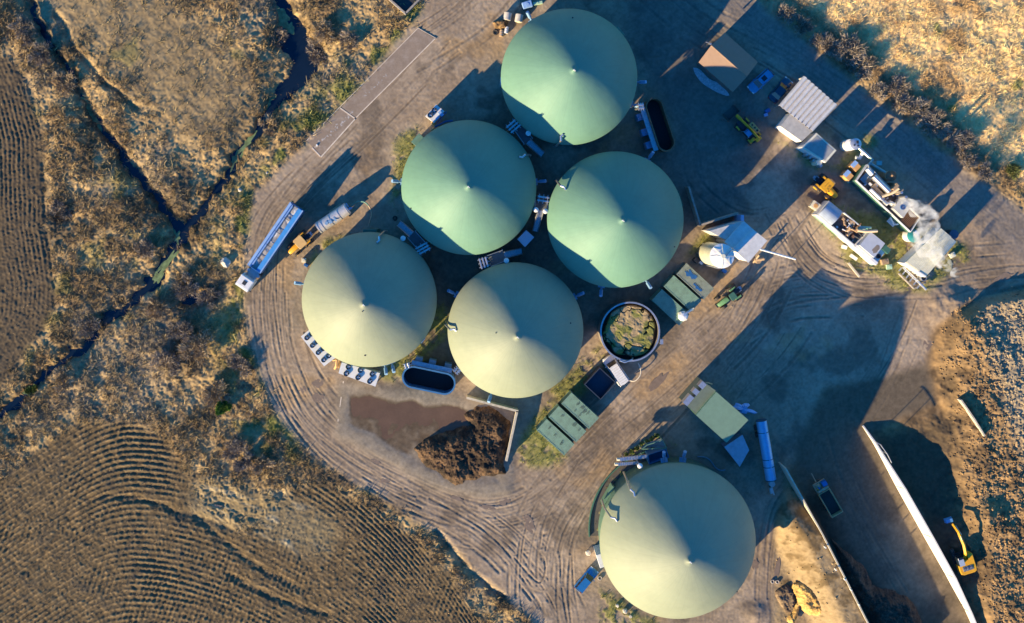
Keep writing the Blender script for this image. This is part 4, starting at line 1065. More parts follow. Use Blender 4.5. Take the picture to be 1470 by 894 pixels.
# heaps
def heap(name, label, outline, h, c0, c1, seed, cat='heap', soft_=9.0, rough_=.5, dark=.0):
    xs = [p[0] for p in outline]; ys = [p[1] for p in outline]
    gx, gy = np.meshgrid(np.arange(min(xs) - 4, max(xs) + 4, 1.05), np.arange(min(ys) - 4, max(ys) + 4, 1.05)); gx = gx.astype(np.float32); gy = gy.astype(np.float32)
    wx = gx + 4 * fbm(gx, gy, 14, 3, seed); wy = gy + 4 * fbm(gx, gy, 14, 3, seed + 5)
    ins = inside(wx, wy, outline); d = dist_poly(wx, wy, outline, True)
    k = np.where(ins, np.minimum(d / soft_, 1), 0); k = k * (2 - k)
    f = fbm(gx, gy, 6, 3, seed + 11, .8); f2 = fbm(gx, gy, 22, 3, seed + 17)
    z = k * h * (1 + rough_ * f2 + .28 * rough_ * f) + (k > 0) * (.16 * f + .07 * rng.uniform(-1, 1, gx.shape)) - .12 * (k <= 0)
    t_ = sstep(-.25, .35, fbm(gx, gy, 11, 4, seed + 23, .7))
    c = mixc(np.broadcast_to(np.array(c0, np.float32), gx.shape + (3,)), np.array(c1, np.float32), t_) * (1 + .35 * rng.uniform(-1, 1, gx.shape))[..., None]
    m = gx.shape; a_ = (np.arange(m[0] - 1)[:, None] * m[1] + np.arange(m[1] - 1)[None])
    kf = (k[:-1, :-1] > 0) | (k[1:, :-1] > 0) | (k[:-1, 1:] > 0) | (k[1:, 1:] > 0)
    a_ = a_[kf]; F_ = np.stack([a_ + m[1], a_ + m[1] + 1, a_ + 1, a_], -1)
    ids, inv = np.unique(F_, return_inverse=True)
    V_ = np.stack([(gx - N0[0]) / S, (N0[1] - gy) / S, z + .02], -1).reshape(-1, 3)[ids]
    o = npmesh(name, V_, inv.reshape(F_.shape), Mter, c.reshape(-1, 3)[ids], None, smooth=False)
    tag(o, label, cat); return o
heap('manure_heap', 'dark brown strawy manure heap inside the angled concrete wall', [(593, 643), (613, 628), (650, 618), (674, 610), (668, 595), (685, 583), (700, 582), (718, 592), (734, 605), (731, 632), (726, 661), (728, 681), (686, 685), (656, 699), (611, 669)], 1.3, (.125, .078, .045), (.04, .029, .021), 300, soft_=18, rough_=.45)
heap('maize_heap', 'golden yellow maize heap on the grass bank', [(1136, 838), (1150, 832), (1170, 838), (1188, 850), (1190, 868), (1178, 882), (1160, 880), (1145, 868), (1138, 900), (1130, 890), (1142, 862)], 1.1, (.66, .42, .13), (.46, .27, .085), 330, soft_=16, rough_=.35)
bpy.data.objects['maize_heap'].location.z = float(zat(1160, 858)) - .35
heap('silage_heap', 'dark rough silage heap along the foot of the thin clamp wall', [(1192, 772), (1212, 790), (1240, 812), (1252, 838), (1285, 850), (1310, 862), (1330, 905), (1345, 950), (1275, 950), (1247, 894), (1215, 832)], 1.5, (.09, .065, .045), (.05, .038, .028), 380, soft_=22, rough_=.5)
heap('compost_heap', 'small dark compost heap beside the digester track', [(1112, 848), (1128, 838), (1142, 848), (1144, 872), (1138, 888), (1128, 880), (1118, 868)], .5, (.14, .10, .065), (.24, .17, .10), 350, soft_=6)
bpy.data.objects['compost_heap'].location.z = float(zat(1128, 862)) - .2
heap('brushwood_heap', 'small brown brushwood heap beside the grey bales', [(709, 30), (722, 29), (730, 33), (728, 42), (712, 42)], .8, (.30, .19, .09), (.08, .05, .03), 360, soft_=4)
# ------------------------------------------------------------------ vehicles (local x = forward)
CARG = 'parked cars'
def car(px, py, ang, label, paint, L_=4.7, W_=1.85, H_=1.5, wag=True, sunroof=False, bonnet=.27, van=False, name='parked_car', cat='car', rear_paint=None):
    x, y = P(px, py, H_ * .7)
    t = T(name, label, cat, (x, y, 0), ang, CARG if cat == 'car' else None)
    hb = .88 if not van else 1.15
    def outline(k, x0, x1, n=8, e=.5):
        pts = []
        w2 = W_ / 2 * k
        for i in range(n + 1):
            a = -math.pi / 2 + math.pi * i / n; pts.append((x1 - e + e * math.cos(a), w2 * (math.sin(a) if abs(math.sin(a)) > .8 else math.sin(a) * .95)))
        for i in range(n + 1):
            a = math.pi / 2 + math.pi * i / n; pts.append((x0 + e * .7 + e * .7 * math.cos(a), w2 * math.sin(a)))
        return pts
    xf, xr = L_ / 2, -L_ / 2
    lv = [(.94, .28, 0.05), (1.0, .45, 0), (1.0, .7, 0), (.95, hb, .06), (.86, hb + .04, .14)]
    vs = []; fs = []; n = None
    for k, z, ins in lv:
        o_ = outline(k, xr + ins, xf - ins); n = len(o_)
        for p in o_:
            zz = z - (.16 * max(0, (p[0] - (xf - L_ * bonnet)) / (L_ * bonnet)) ** 1.5 if z > .8 else 0)
            vs.append((p[0], p[1], zz))
    for i in range(len(lv) - 1):
        for k in range(n): fs.append((i * n + k, i * n + (k + 1) % n, (i + 1) * n + (k + 1) % n, (i + 1) * n + k))
    fs += [tuple(range(n - 1, -1, -1)), tuple(range((len(lv) - 1) * n, len(lv) * n))]
    body = t.L('body', MB().add(vs, fs), paint, smooth=True)
    # greenhouse
    c0 = xf - L_ * bonnet; c1 = xr + (.12 if wag or van else L_ * .17)
    r0 = c0 - (.75 if not van else .6); r1 = c1 + (.35 if wag or van else .6)
    wb, wr = W_ / 2 * .86, W_ / 2 * .70
    z0, z1 = hb + .02, H_
    t.L('window_glass', MB().add([(c1, -wb, z0), (c0, -wb * .95, z0), (c0, wb * .95, z0), (c1, wb, z0), (r1, -wr, z1 - .03), (r0, -wr, z1 - .03), (r0, wr, z1 - .03), (r1, wr, z1 - .03)],
        [(3, 2, 1, 0), (4, 5, 6, 7), (0, 1, 5, 4), (1, 2, 6, 5), (2, 3, 7, 6), (3, 0, 4, 7)]), GLASS)
    rf = MB().prism([(r1 - .06, -wr - .02), (r0 + .02, -wr * .97), (r0 + .06, -wr * .6), (r0 + .06, wr * .6), (r0 + .02, wr * .97), (r1 - .06, wr + .02)], z1 - .028, z1 + .02)
    ro = t.L('roof', rf, paint)
    if sunroof: t.L('sunroof', MB().box(((r0 + r1) / 2 + .25, 0, z1 + .025), (.8, W_ * .42, .02)), GLASS, ro)
    pl = MB()
    for s in (-1, 1):
        pl.tube([(c0, s * wb * .95, z0), (r0, s * wr, z1)], .045, 6); pl.tube([(c1, s * wb, z0), (r1, s * wr, z1)], .05, 6); pl.tube([((c0 + c1) / 2, s * wb * .99, z0), ((r0 + r1) / 2, s * wr * 1.02, z1)], .03, 6)
    t.L('window_pillars', pl, paint)
    for sx in (.31, -.30):
        for s in (-1, 1):
            wm = t.L('wheel', MB().wheel((L_ * sx, s * (W_ / 2 - .12), .32), .33, .22), RUBBER, smooth=True)
    for s in (-1, 1):
        t.L('headlight', MB().box((xf - .16, s * W_ * .34, .66), (.22, .36, .14)), WHITE)
        t.L('tail_light', MB().box((xr + .08, s * W_ * .38, .76), (.12, .22, .2)), mat('red_lamp', (.4, .02, .02), rough=.3))
        t.L('mirror', MB().box((c0 - .3, s * (W_ / 2 + .08), hb + .08), (.14, .2, .14)), paint)
    return t
car(1092.7, 115.7, head(-.74, .67), 'mid-blue estate car with a dark sunroof by the brown shed', mat('blue_car_paint', (.05, .24, .44), rough=.25, coat=.6, spec=.6), sunroof=True)
car(1121.2, 128.8, head(.64, -.76), 'dark car parked against the ridged white shelter', mat('dark_car_paint', (.012, .035, .065), rough=.2, coat=.8, spec=.7), wag=False)
car(842, 833.5, head(.64, -.77), 'blue pickup beside the white box of the largest digester', mat('metal_blue_paint', (.03, .19, .44), rough=.25, metal=.3, coat=.8), L_=4.6, W_=1.8, H_=1.55, wag=True, name='parked_pickup')
t = car(885, 532.5, head(-.56, -.83), 'white van with a dark windscreen below the round slurry tank', WHITE, L_=5.4, W_=2.1, H_=2.3, van=True, bonnet=.18, name='white_van', cat='van')
mb = MB()
for i in range(9): mb.box((-2.0 + i * .38, 0, 2.335), (.08, 1.2, .02))
t.L('roof_ribs', mb, CREAM)
t = T('loading_hose', 'pale hose looping from the white van to the slurry tank', 'hose', (*P(915, 540), 0))
pts = spline([(903, 546), (911, 546), (918, 538), (919, 529), (916, 521)], 2)
t.W('hose', MB().tube([(*P(*p, .5), .5 + .6 * math.sin(i / len(pts) * 3)) for i, p in enumerate(pts)], .09, 8), mat('pale_hose', (.6, .55, .45)), smooth=True)

def tractor(px, py, ang, label, paint, roofm, length=5.2, cab_roof=True, lettering=False, muddy=True, hoodw=.8, cabsize=(1.5, 1.9)):
    x, y = P(px, py, 2.2); t = T('tractor', label, 'tractor', (x, y, 0), ang, 'farm tractors')
    hb = MB()   # tapered rounded bonnet
    prof = [(.55, .42, 1.0, 1.85), (1.2, .42, 1.0, 1.85), (2.2, .36, 1.0, 1.72), (2.5, .28, 1.05, 1.55)]
    vs = []; fs = []
    for (xx, w_, z0, z1) in prof:
        w_ *= hoodw / .8
        vs += [(xx, -w_, z0), (xx, -w_, z1 - .12), (xx, -w_ * .6, z1), (xx, w_ * .6, z1), (xx, w_, z1 - .12), (xx, w_, z0)]
    for i in range(len(prof) - 1):
        for k in range(6): fs.append((i * 6 + k, i * 6 + (k + 1) % 6, (i + 1) * 6 + (k + 1) % 6, (i + 1) * 6 + k))
    fs += [tuple(range(5, -1, -1)), tuple(range(18, 24))]
    t.L('bonnet', hb.add(vs, fs), paint, smooth=True)
    t.L('chassis', MB().box((.6, 0, .85), (3.9, .55, .5)).box((-1.55, 0, .8), (.9, .9, .35)).box((2.55, 0, .75), (.35, .7, .4)), DARK)
    cl, cw = cabsize
    t.L('cab_glass', MB().box((-.2, 0, 1.9), (cl * .96, cw * .85, 1.1), taper=.93), GLASS)
    ro = t.L('cab_roof', MB().prism([(-.2 - cl / 2, -cw / 2 + .12), (-.2 - cl / 2 + .12, -cw / 2), (-.2 + cl / 2 - .15, -cw / 2), (-.2 + cl / 2, -cw / 2 + .2), (-.2 + cl / 2, cw / 2 - .2), (-.2 + cl / 2 - .15, cw / 2), (-.2 - cl / 2 + .12, cw / 2), (-.2 - cl / 2, cw / 2 - .12)], 2.46, 2.66), roofm, bevel=.05)
    if lettering:
        cu = bpy.data.curves.new('lettering', 'FONT'); cu.body = 'JCB'; cu.size = .55; cu.align_x = 'CENTER'; cu.align_y = 'CENTER'; cu.extrude = .003
        cu.materials.append(mat('dark_decal', (.12, .07, .02))); tmp = bpy.data.objects.new('tmp', cu); COL.objects.link(tmp); bpy.context.view_layer.update(); me_ = bpy.data.meshes.new_from_object(tmp.evaluated_get(bpy.context.evaluated_depsgraph_get())); bpy.data.objects.remove(tmp); fo = bpy.data.objects.new('lettering', me_); COL.objects.link(fo); fo.parent = ro; fo.location = (.22, 0, 2.667); fo.rotation_euler = (0, 0, R(90))
        t.L('roof_line', MB().box((-.35, .1, 2.662), (.06, 1.0, .01)), mat('dark_decal', (.12, .07, .02)), ro)
    for s in (-1, 1):
        w1 = t.L('rear_wheel', MB().wheel((-.95, s * 1.0, .88), .88, .55, n=26), RUBBER, smooth=True)
        t.L('rim', MB().wheel((-.95, s * 1.28, .88), .42, .06, n=16), roofm, w1)
        lug = MB()
        for k in range(20):
            a = k * math.pi / 10; lug.box((-.95 + .89 * math.cos(a), s * 1.0, .88 + .89 * math.sin(a)), (.12, .5, .07), ry=-a + math.pi / 2)
        t.L('tread', lug, RUBBER, w1)
        w2 = t.L('front_wheel', MB().wheel((1.75, s * .92, .62), .62, .42, n=22), RUBBER, smooth=True)
        t.L('rim', MB().wheel((1.75, s * 1.14, .62), .3, .05, n=14), roofm, w2)
        t.L('mudguard', MB().box((-.95, s * .84, 1.83), (1.0, .26, .06)).box((-1.48, s * .84, 1.6), (.06, .26, .5), ry=.3).box((-.42, s * .84, 1.6), (.06, .26, .5), ry=-.3), paint)
        t.L('mirror', MB().box((.75, s * 1.25, 2.1), (.08, .28, .3)), DARK)
    t.L('exhaust_stack', MB().tube([(.75, -.45, 1.6), (.75, -.45, 2.7)], .06, 8), DARK)
    t.L('hitch', MB().box((-2.1, 0, .7), (.6, .5, .12)).box((-1.95, .35, .9), (.5, .08, .5)).box((-1.95, -.35, .9), (.5, .08, .5)), GALV)
    return t
YELR = mat('pale_yellow_roof', (.70, .44, .16), rough=.5, var=.08)
tractor(430, 348.5, head(-.73, .68), 'yellow tractor hitched in front of the silver slurry tanker', YEL, YELR, cabsize=(1.6, 1.9))
tractor(1187.5, 267.5, head(.72, .69), 'yellow tractor with lettering on its cab roof beside the power containers', YEL, YEL, lettering=True, hoodw=.95, cabsize=(1.55, 2.1))
tractor(1050, 426, head(-.80, .60), 'old green tractor with muddy tyres near the silo', mat('tractor_green', (.13, .28, .12), rough=.5), DKGREEN, hoodw=.75, cabsize=(1.1, 1.2))

# slurry tanker
x, y = P(478, 313, 1.8); t = T('slurry_tanker', 'silver slurry tanker trailer hitched behind the yellow tractor', 'tanker', (x, y, 0), head(-.83, .56))
r = 1.02
t.L('tank', MB().add([], []).tube([(-2.9, 0, 1.75), (-2.75, 0, 1.75), (2.45, 0, 1.75), (2.75, 0, 1.75), (2.95, 0, 1.75)], r, 28), mat('silver_tank', (.66, .64, .62), rough=.5, metal=.35, var=.1, dirt=(.4, .33, .26), dirt_amt=.5), smooth=True)
for xx in (-2.7, -1.2, .4, 2.0, 2.7): t.L('tank_band', MB().tube([(xx - .05, 0, 1.75), (xx + .05, 0, 1.75)], r + .035, 28), GALV)
t.L('manhole', MB().cyl((1.2, .15), .3, 2.7, 2.85, 14).box((.55, .3, 2.78), (.5, .6, .12)).box((-.3, .35, 2.75), (.25, .8, .08)), mat('hatch_blue', (.2, .35, .55)))
t.L('chassis', MB().box((0, 0, .75), (6.2, .8, .25)).box((3.6, 0, .7), (1.8, .18, .16)), DARK)
for xx in (-.5, -1.7):
    for s in (-1, 1): t.L('wheel', MB().wheel((xx, s * 1.05, .55), .55, .5), RUBBER, smooth=True)
t.L('mudguard', MB().box((-1.1, -1.1, 1.2), (2.4, .5, .05)).box((-1.1, 1.1, 1.2), (2.4, .5, .05)), TAN)
t.L('rear_valve', MB().cyl((-3.1, .2), .22, 1.0, 1.6, 12).tube([(-3.0, .2, 1.3), (-3.5, .3, 1.2)], .12, 8).box((-3.05, -.5, 1.2), (.15, .7, 1.0)), LBLUE)
t = T('filling_hose', 'green and tan hose looping from the slurry tanker to a digester', 'hose', (*P(525, 300), 0))
pts = spline([(502, 299), (506, 294), (514, 289.5), (524, 290), (531, 297), (534, 307), (532, 315), (529, 324)], 2)
k = len(pts) // 2
def hz(i): return .9 + .9 * math.sin(math.pi * min(1, i / len(pts)))
t.W('hose_front', MB().tube([(*P(*p, 1.2), hz(i)) for i, p in enumerate(pts[:k + 1])], .11, 8), HOSE, smooth=True)
t.W('hose_back', MB().tube([(*P(*p, 1.2), hz(i + k)) for i, p in enumerate(pts[k:])], .11, 8), HOSET, smooth=True)

# articulated lorry
x, y = P(390, 352, 2.0); an = head(-.565, .825)
t = T('articulated_lorry', 'articulated lorry with a white cab and long blue open trailer', 'lorry', (x, y, 0), an)
W2 = 1.25; x0, x1 = -7.7, 4.6; H2 = 3.5; TB = mat('trailer_blue', (.035, .17, .42), rough=.4, var=.1, dirt=(.2, .22, .25), dirt_amt=.2)
mb = MB()
for s in (-1, 1): mb.box(((x0 + x1) / 2, s * (W2 - .04), 2.35), (x1 - x0, .08, 2.3))
mb.box((x1 - .05, 0, 2.4), (.1, W2 * 2 - .17, 2.4)); mb.box((x0 + .05, 0, 2.3), (.1, W2 * 2 - .17, 2.2)); mb.box(((x0 + x1) / 2, 0, 1.2), (x1 - x0 - .22, W2 * 2 - .17, .12))
bd = t.L('trailer_body', mb, TB)
mb = MB().box(((x0 + x1) / 2, W2 - .06, 3.54), (x1 - x0, .2, .07)).box(((x0 + x1) / 2, -W2 + .06, 3.54), (x1 - x0, .2, .07))
t.L('top_rail', mb, LBLUE, bd)
t.L('rolled_sheet', MB().tube([(x0 + .1, -W2 + .32, 3.55), (x1 - .1, -W2 + .32, 3.55)], .17, 10).prism([(x0 + .2, -W2 + .3), (x1 - .3, -W2 + .3), (x1 - .5, -W2 + .75), (x0 + .4, -W2 + .75)], 3.42, 3.47), LBLUE, bd)
nx_ = 90; ny_ = 16; gx, gy = np.meshgrid(np.linspace(x0 + .12, x1 - .12, nx_), np.linspace(-W2 + .1, W2 - .1, ny_)); zz = 3.25 + .12 * fbm(gx * 30, gy * 30, 22, 3, 400) - .1 * np.abs(gy)
a_ = (np.arange(ny_ - 1)[:, None] * nx_ + np.arange(nx_ - 1)[None]).ravel(); F_ = np.stack([a_, a_ + 1, a_ + nx_ + 1, a_ + nx_], -1)
lc = mixc(np.broadcast_to(C(.34, .33, .32), gx.shape + (3,)), C(.7, .7, .7), sstep(.25, .5, fbm(gx * 30, gy * 30, 14, 3, 410)))
npmesh('load', np.stack([gx, gy, zz], -1).reshape(-1, 3), F_, Mter, lc.reshape(-1, 3), t.o, smooth=True)
mb = MB()
for xx in (x0 + .15, x0 + 2.6, x0 + 5.2, x0 + 7.8, x0 + 10.4): mb.box((xx, 0, 3.46), (.06, W2 * 2 - .2, .05))
t.L('cross_bar', mb, DARK, bd)
mb = MB()
for i in range(14):
    for s in (-1, 1): mb.box((x0 + .4 + i * .88, s * (W2 + .03), 2.35), (.09, .06, 2.2))
t.L('side_rib', mb, TB, bd)
t.L('tail_frame', MB().box((x0 - .08, 0, 2.3), (.1, 2.9, .14)).box((x0 - .12, 1.3, 1.6), (.1, .12, 1.5)).box((x0 - .12, -1.3, 1.6), (.1, .12, 1.5)), DKGREEN)
t.L('chassis', MB().box((-.5, 0, .9), (13.6, .9, .3)).box((5.5, 0, .85), (3.6, 1.0, .25)), DARK)
t.L('cab', MB().box((7.35, 0, 2.0), (2.0, 2.4, 2.5)).box((7.25, 0, 3.28), (1.7, 2.2, .1)), WHITE, bevel=.18)
t.L('roof_hatch', MB().box((7.3, 0, 3.36), (.7, .62, .06)), DARK)
t.L('windscreen', MB().box((8.37, 0, 2.4), (.05, 2.0, .9)), GLASS)
t.L('catwalk', MB().box((5.6, 0, 1.15), (1.5, 1.6, .1)).cyl((5.5, .9), .3, .7, 1.5, 12).cyl((5.5, -.9), .3, .7, 1.5, 12), GALV)
t.L('air_deflector', MB().box((6.25, .98, 2.0), (.4, .12, 2.2)).box((6.25, -.98, 2.0), (.4, .12, 2.2)), WHITE)
for s in (-1, 1):
    for xx in (7.5, 5.0, -3.6, -4.9, -6.2): t.L('wheel', MB().wheel((xx, s * 1.05, .5), .5, .36), RUBBER, smooth=True)
    t.L('mirror', MB().box((8.1, s * 1.4, 2.4), (.1, .25, .5)), DARK)
    t.L('headlight', MB().box((8.36, s * .95, 1.0), (.06, .35, .2)), GALV)
t.L('side_sheet', MB().prism([(x0 + .1, .38), (x1 - .1, .38), (x1 - .1, W2 - .17), (x0 + .1, W2 - .17)], 3.46, 3.49), mat('bright_blue_sheet', (.06, .30, .66), rough=.45), bd)
t.L('side_sheet', MB().prism([(x0 + .1, -W2 + .17), (x1 - .1, -W2 + .17), (x1 - .1, -.62), (x0 + .1, -.62)], 3.462, 3.485), mat('pale_blue_sheet', (.36, .52, .78), rough=.45), bd)
# blue tube tank trailer
a = Vector(P(1094.8, 604.5, 2.6)); b = Vector(P(1109.2, 691, 2.6)); d = b - a; t = T('tank_trailer', 'long narrow blue tank trailer parked on the shaded yard', 'trailer', (*((a + b) / 2), 0), math.atan2(d.y, d.x)); Lt = d.length / 2
t.L('tank', MB().tube([(-Lt, 0, 1.7), (-Lt + .1, 0, 1.7), (Lt - .1, 0, 1.7), (Lt, 0, 1.7)], .86, 26), mat('blue_tank_paint', (.26, .48, .70), rough=.35, metal=.2, var=.06), smooth=True)
for k in (-Lt + .03, -Lt * .6, Lt * .3, Lt * .55, Lt - .03): t.L('tank_band', MB().tube([(k - .05, 0, 1.7), (k + .05, 0, 1.7)], .9, 26), mat('dark_band', (.03, .07, .11)))
t.L('spine_walkway', MB().box((0, .12, 2.58), (Lt * 1.9, .18, .05)), LBLUE)
t.L('chassis', MB().box((0, 0, .7), (Lt * 1.9, .7, .25)).box((Lt + .9, 0, .7), (1.9, .5, .2)), DARK)
for s in (-1, 1):
    for xx in (-3.6, -2.4): t.L('wheel', MB().wheel((xx, s * .85, .45), .45, .35), RUBBER, smooth=True)
t.L('pump', MB().cyl((Lt + .8, .15), .5, .6, 1.4, 10).box((Lt + 1.9, -.1, 1.0), (.9, .5, .6)).tube([(Lt + 1.2, 0, 1.3), (Lt + 2.8, .3, .8)], .1, 8), mat('pump_grey', (.4, .45, .45)))
# dump trailer
x, y = P(1187.5, 714, 1.3); t = T('dump_trailer', 'tan dump trailer with an open dark bed on the clamp floor', 'trailer', (x, y, 0), head(-.50, -.866))
mb = MB(); bl, bw = 4.4, 2.1
for s in (-1, 1): mb.box((-.9, s * (bw / 2 - .05), 1.35), (bl, .1, 1.0))
mb.box((-.9 - bl / 2 + .05, 0, 1.35), (.1, bw - .2, 1.0)); mb.box((-.9 + bl / 2 - .05, 0, 1.35), (.1, bw - .2, 1.0)); mb.box((-.9, 0, .82), (bl - .2, bw - .2, .08))
t.L('bed', mb, mat('rusty_tan', (.62, .36, .17), rough=.7, var=.2, dirt=(.3, .17, .08), dirt_amt=.5)); t.L('bed_lining', MB().box((-.9, 0, .88), (bl - .22, bw - .22, .03)), mat('dark_rust', (.07, .05, .045), rough=.9))
t.L('front_deck', MB().box((2.2, 0, 1.35), (1.6, 2.2, .25)).box((1.7, 0, 1.7), (.4, 1.9, .5)).box((2.5, .4, 1.65), (.5, .7, .35)), TAN)
t.L('engine_cover', MB().box((2.5, -.65, 1.8), (.8, .8, .7)).cyl((2.3, .5), .14, 1.5, 2.3, 10), BLUEP)
t.L('beacon', MB().cyl((2.1, .75), .12, 1.5, 1.85, 10), YEL)
t.L('drawbar', MB().tube([(3.0, .3, 1.1), (4.5, .2, .8)], .09, 8), TAN)
t.L('chassis', MB().box((0, 0, .6), (5.8, .7, .25)), DARK)
for s in (-1, 1):
    for xx in (-1.8, -.6): t.L('wheel', MB().wheel((xx, s * .95, .45), .45, .4), RUBBER, smooth=True)
# telehandler
x, y = P(1075, 187, 1.5); t = T('telehandler', 'yellow telehandler with a dark front bucket on the shaded yard', 'telehandler', (x, y, 0), head(-.66, -.75))
t.L('chassis', MB().box((0, 0, .8), (4.4, 1.3, .5)), DARK)
t.L('engine_pod', MB().box((-.3, -1.0, 1.25), (1.9, .8, .7)), mat('pod_yellow', (.6, .33, .1), rough=.5), bevel=.05)
mb = MB()
for xx, q in ((-.9, .2), (-.3, .16), (.3, .16)): mb.cyl((xx, -1.0), q, 1.5, 1.63, 12)
t.L('engine_vent', mb, BLACK)
t.L('boom', MB().tube([(-2.0, -.28, 1.9), (.2, -.28, 1.75), (2.3, -.28, 1.2)], .2, 4).tube([(2.2, -.28, 1.25), (3.1, -.28, .8)], .28, 6), YEL)
t.L('cab_glass', MB().box((-.1, .55, 1.75), (1.5, .85, 1.2), taper=.9), GLASS); t.L('cab_roof', MB().box((-.25, .55, 2.38), (.9, .8, .06)).box((.35, .55, 2.36), (.1, .8, .05)), mat('cab_blue', (.06, .2, .38), rough=.3)); t.L('cab_post', MB().tube([(.6, .98, 1.2), (.5, .95, 2.35), (-.75, .95, 2.35), (-.85, .98, 1.2)], .05, 6), GALV)
t.L('counterweight', MB().box((-2.1, -.3, 1.1), (.6, 1.0, .7)).box((-1.6, .5, 1.3), (.5, .8, .4)), YEL, bevel=.05)
bk = MB(); bk.box((3.2, 0, .45), (.08, 2.4, .9)); bk.box((3.9, 0, .06), (1.5, 2.4, .08))
for s in (-1, 1): bk.box((3.9, s * 1.2, .4), (1.5, .06, .75))
t.L('bucket', bk, mat('bucket_steel', (.09, .075, .06), rough=.7))
for s in (-1, 1):
    for xx in (1.4, -1.5):
        t.L('wheel', MB().wheel((xx, s * .95, .6), .6, .45), RUBBER, smooth=True); t.L('mudguard', MB().box((xx, s * 1.05, 1.25), (.8, .25, .05)), YEL)
# excavator
x, y = P(1384, 805, 2.0); gz = float(zat(1384, 805))
t = T('excavator', 'yellow excavator with a blue bucket working beside the white clamp wall', 'excavator', (x, y, gz - .1), head(-.30, -.95))
for s in (-1, 1):
    mb = MB().tube([(-1.6, s * 1.15, .5), (1.6, s * 1.15, .5)], .28, 8).box((0, s * 1.15, .45), (3.2, .55, .85)); mb.wheel((1.65, s * 1.15, .45), .45, .55); mb.wheel((-1.65, s * 1.15, .45), .45, .55)
    t.L('track', mb, RUBBER)
t.L('undercarriage', MB().box((0, 0, .6), (2.4, 1.9, .4)), DARK)
hs = MB(); hs.prism([(-1.9, -.9), (-1.7, -1.3), (-1.2, -1.38), (1.1, -1.38), (1.3, -1.2), (1.3, -.5), (.4, -.5), (.4, .3), (1.0, .35), (1.0, .5), (-.2, .5), (-.2, 1.38), (-1.2, 1.38), (-1.7, 1.3), (-1.9, .9)], 1.0, 2.15)
t.L('house', hs, YEL, bevel=.08)
t.L('engine_bay', MB().box((-.95, .0, 2.17), (.75, 1.7, .06)).box((-.95, .1, 2.24), (.4, .3, .12)).box((-.95, -.5, 2.24), (.3, .35, .1)).box((-.95, .6, 2.24), (.35, .3, .1)), mat('bay_grey', (.16, .17, .2), rough=.5, var=.5, scale=4))
t.L('cab', MB().box((.65, .95, 2.0), (1.5, .95, 1.7), taper=.92), GLASS); t.L('cab_roof', MB().box((.5, .95, 2.88), (1.05, .85, .06)), mat('grey_cab_roof', (.34, .4, .48))); t.L('cab_frame', MB().tube([(1.35, 1.38, 1.3), (1.3, 1.32, 2.85), (-.0, 1.32, 2.85)], .05, 6), WHITE)
t.L('boom', MB().tube([(.6, -.1, 1.7), (1.9, -.1, 2.9), (3.4, -.05, 3.4), (5.2, 0, 2.9)], .30, 4, r1=.24), YEL)
t.L('arm', MB().tube([(4.6, 0, 3.2), (5.4, 0, 2.9), (6.4, .05, 1.6)], .26, 4, r1=.2), YEL)
t.L('hydraulic_ram', MB().tube([(2.6, -.1, 3.3), (4.9, 0, 3.35)], .08, 6).tube([(5.0, -.25, 3.2), (6.2, -.2, 2.0)], .06, 6), GALV)
t.L('bucket', MB().box((6.9, .25, .95), (.75, 1.35, .7), taper=.8), mat('bucket_blue', (.10, .28, .50), rough=.5), bevel=.05)

# ------------------------------------------------------------------ fan coolers
def cooler(q, h, fans, rad, label, group='white fan coolers by the digester', extra=None):
    w_ = [P(*p, h) for p in q]; cx = sum(p[0] for p in w_) / 4; cy = sum(p[1] for p in w_) / 4
    t = T('fan_cooler', label, 'cooler', (cx, cy, 0), 0, group)
    t.W('casing', MB().prism(w_, .5, h), mat('cooler_white', (.72, .72, .72), rough=.45, var=.05, dirt=(.5, .45, .4), dirt_amt=.15))
    lg = MB()
    for p in w_:
        lg.box((cx + (p[0] - cx) * .92, cy + (p[1] - cy) * .92, .3), (.14, .14, .7))
    t.W('leg', lg, GALV)
    for p in fans:
        c = P(*p, h + .2)
        f = t.W('fan', MB().ring(c, rad, rad * .86, h + .003, h + .28, 24).cyl(c, rad * .8, h + .02, h + .05, 24), DARK)
        bl = MB()
        for k in range(5):
            a = k * 2 * math.pi / 5 + p[0]; bl.box((c[0] + .45 * rad * math.cos(a), c[1] + .45 * rad * math.sin(a), h + .14), (rad * .7, .16, .02), rz=a, rx=.4)
        bl.cyl(c, rad * .2, h + .1, h + .2, 10)
        t.W('blades', bl, GALV, f)
    return t
F1 = [(430 + (a + k) / 9.93, 470 + (b - m_) / 9.93) for (a, b) in ((103, 148), (182, 257), (265, 357), (342, 462)) for k, m_ in ((0, 0), (73, 57))]
cooler([(432, 483), (443.5, 473.5), (481.5, 513.5), (465.2, 525.6)], 2.3, F1, .40, 'white cooler with a slanting double row of fans at the digester edge by the track')
F2 = [(430 + a / 9.93, 470 + b / 9.93) for a, b in ((695, 560), (665, 657), (865, 608), (832, 712), (1035, 663), (1000, 767))]
cooler([(485.9, 535.6), (490.6, 520), (545.4, 535.5), (538.8, 554.8)], 2.3, F2, .43, 'white cooler with six dark fans beside the muddy puddle')
t = cooler([(610.6, 166.3), (626, 149.8), (638, 159.5), (623, 176.2)], 2.4, [(623.4, 158.4), (617.6, 165)], .45, 'small white cooler with two fans at the top edge of a green digester')
t.W('pump_skid', MB().box((*P(633, 163, 2.6), 2.55), (.5, .9, .3), rz=R(45)).box((*P(628, 169, 2.6), 2.5), (.7, .4, .2), rz=R(45)), LBLUE)
t.W('orange_pipe', MB().tube([(*P(620, 174, 2), 2.0), (*P(624, 180, 1.6), 1.6)], .22, 8).tube([(*P(619, 187, 1.5), 1.4), (*P(623, 184, 1.5), 1.5)], .2, 8), ORG)
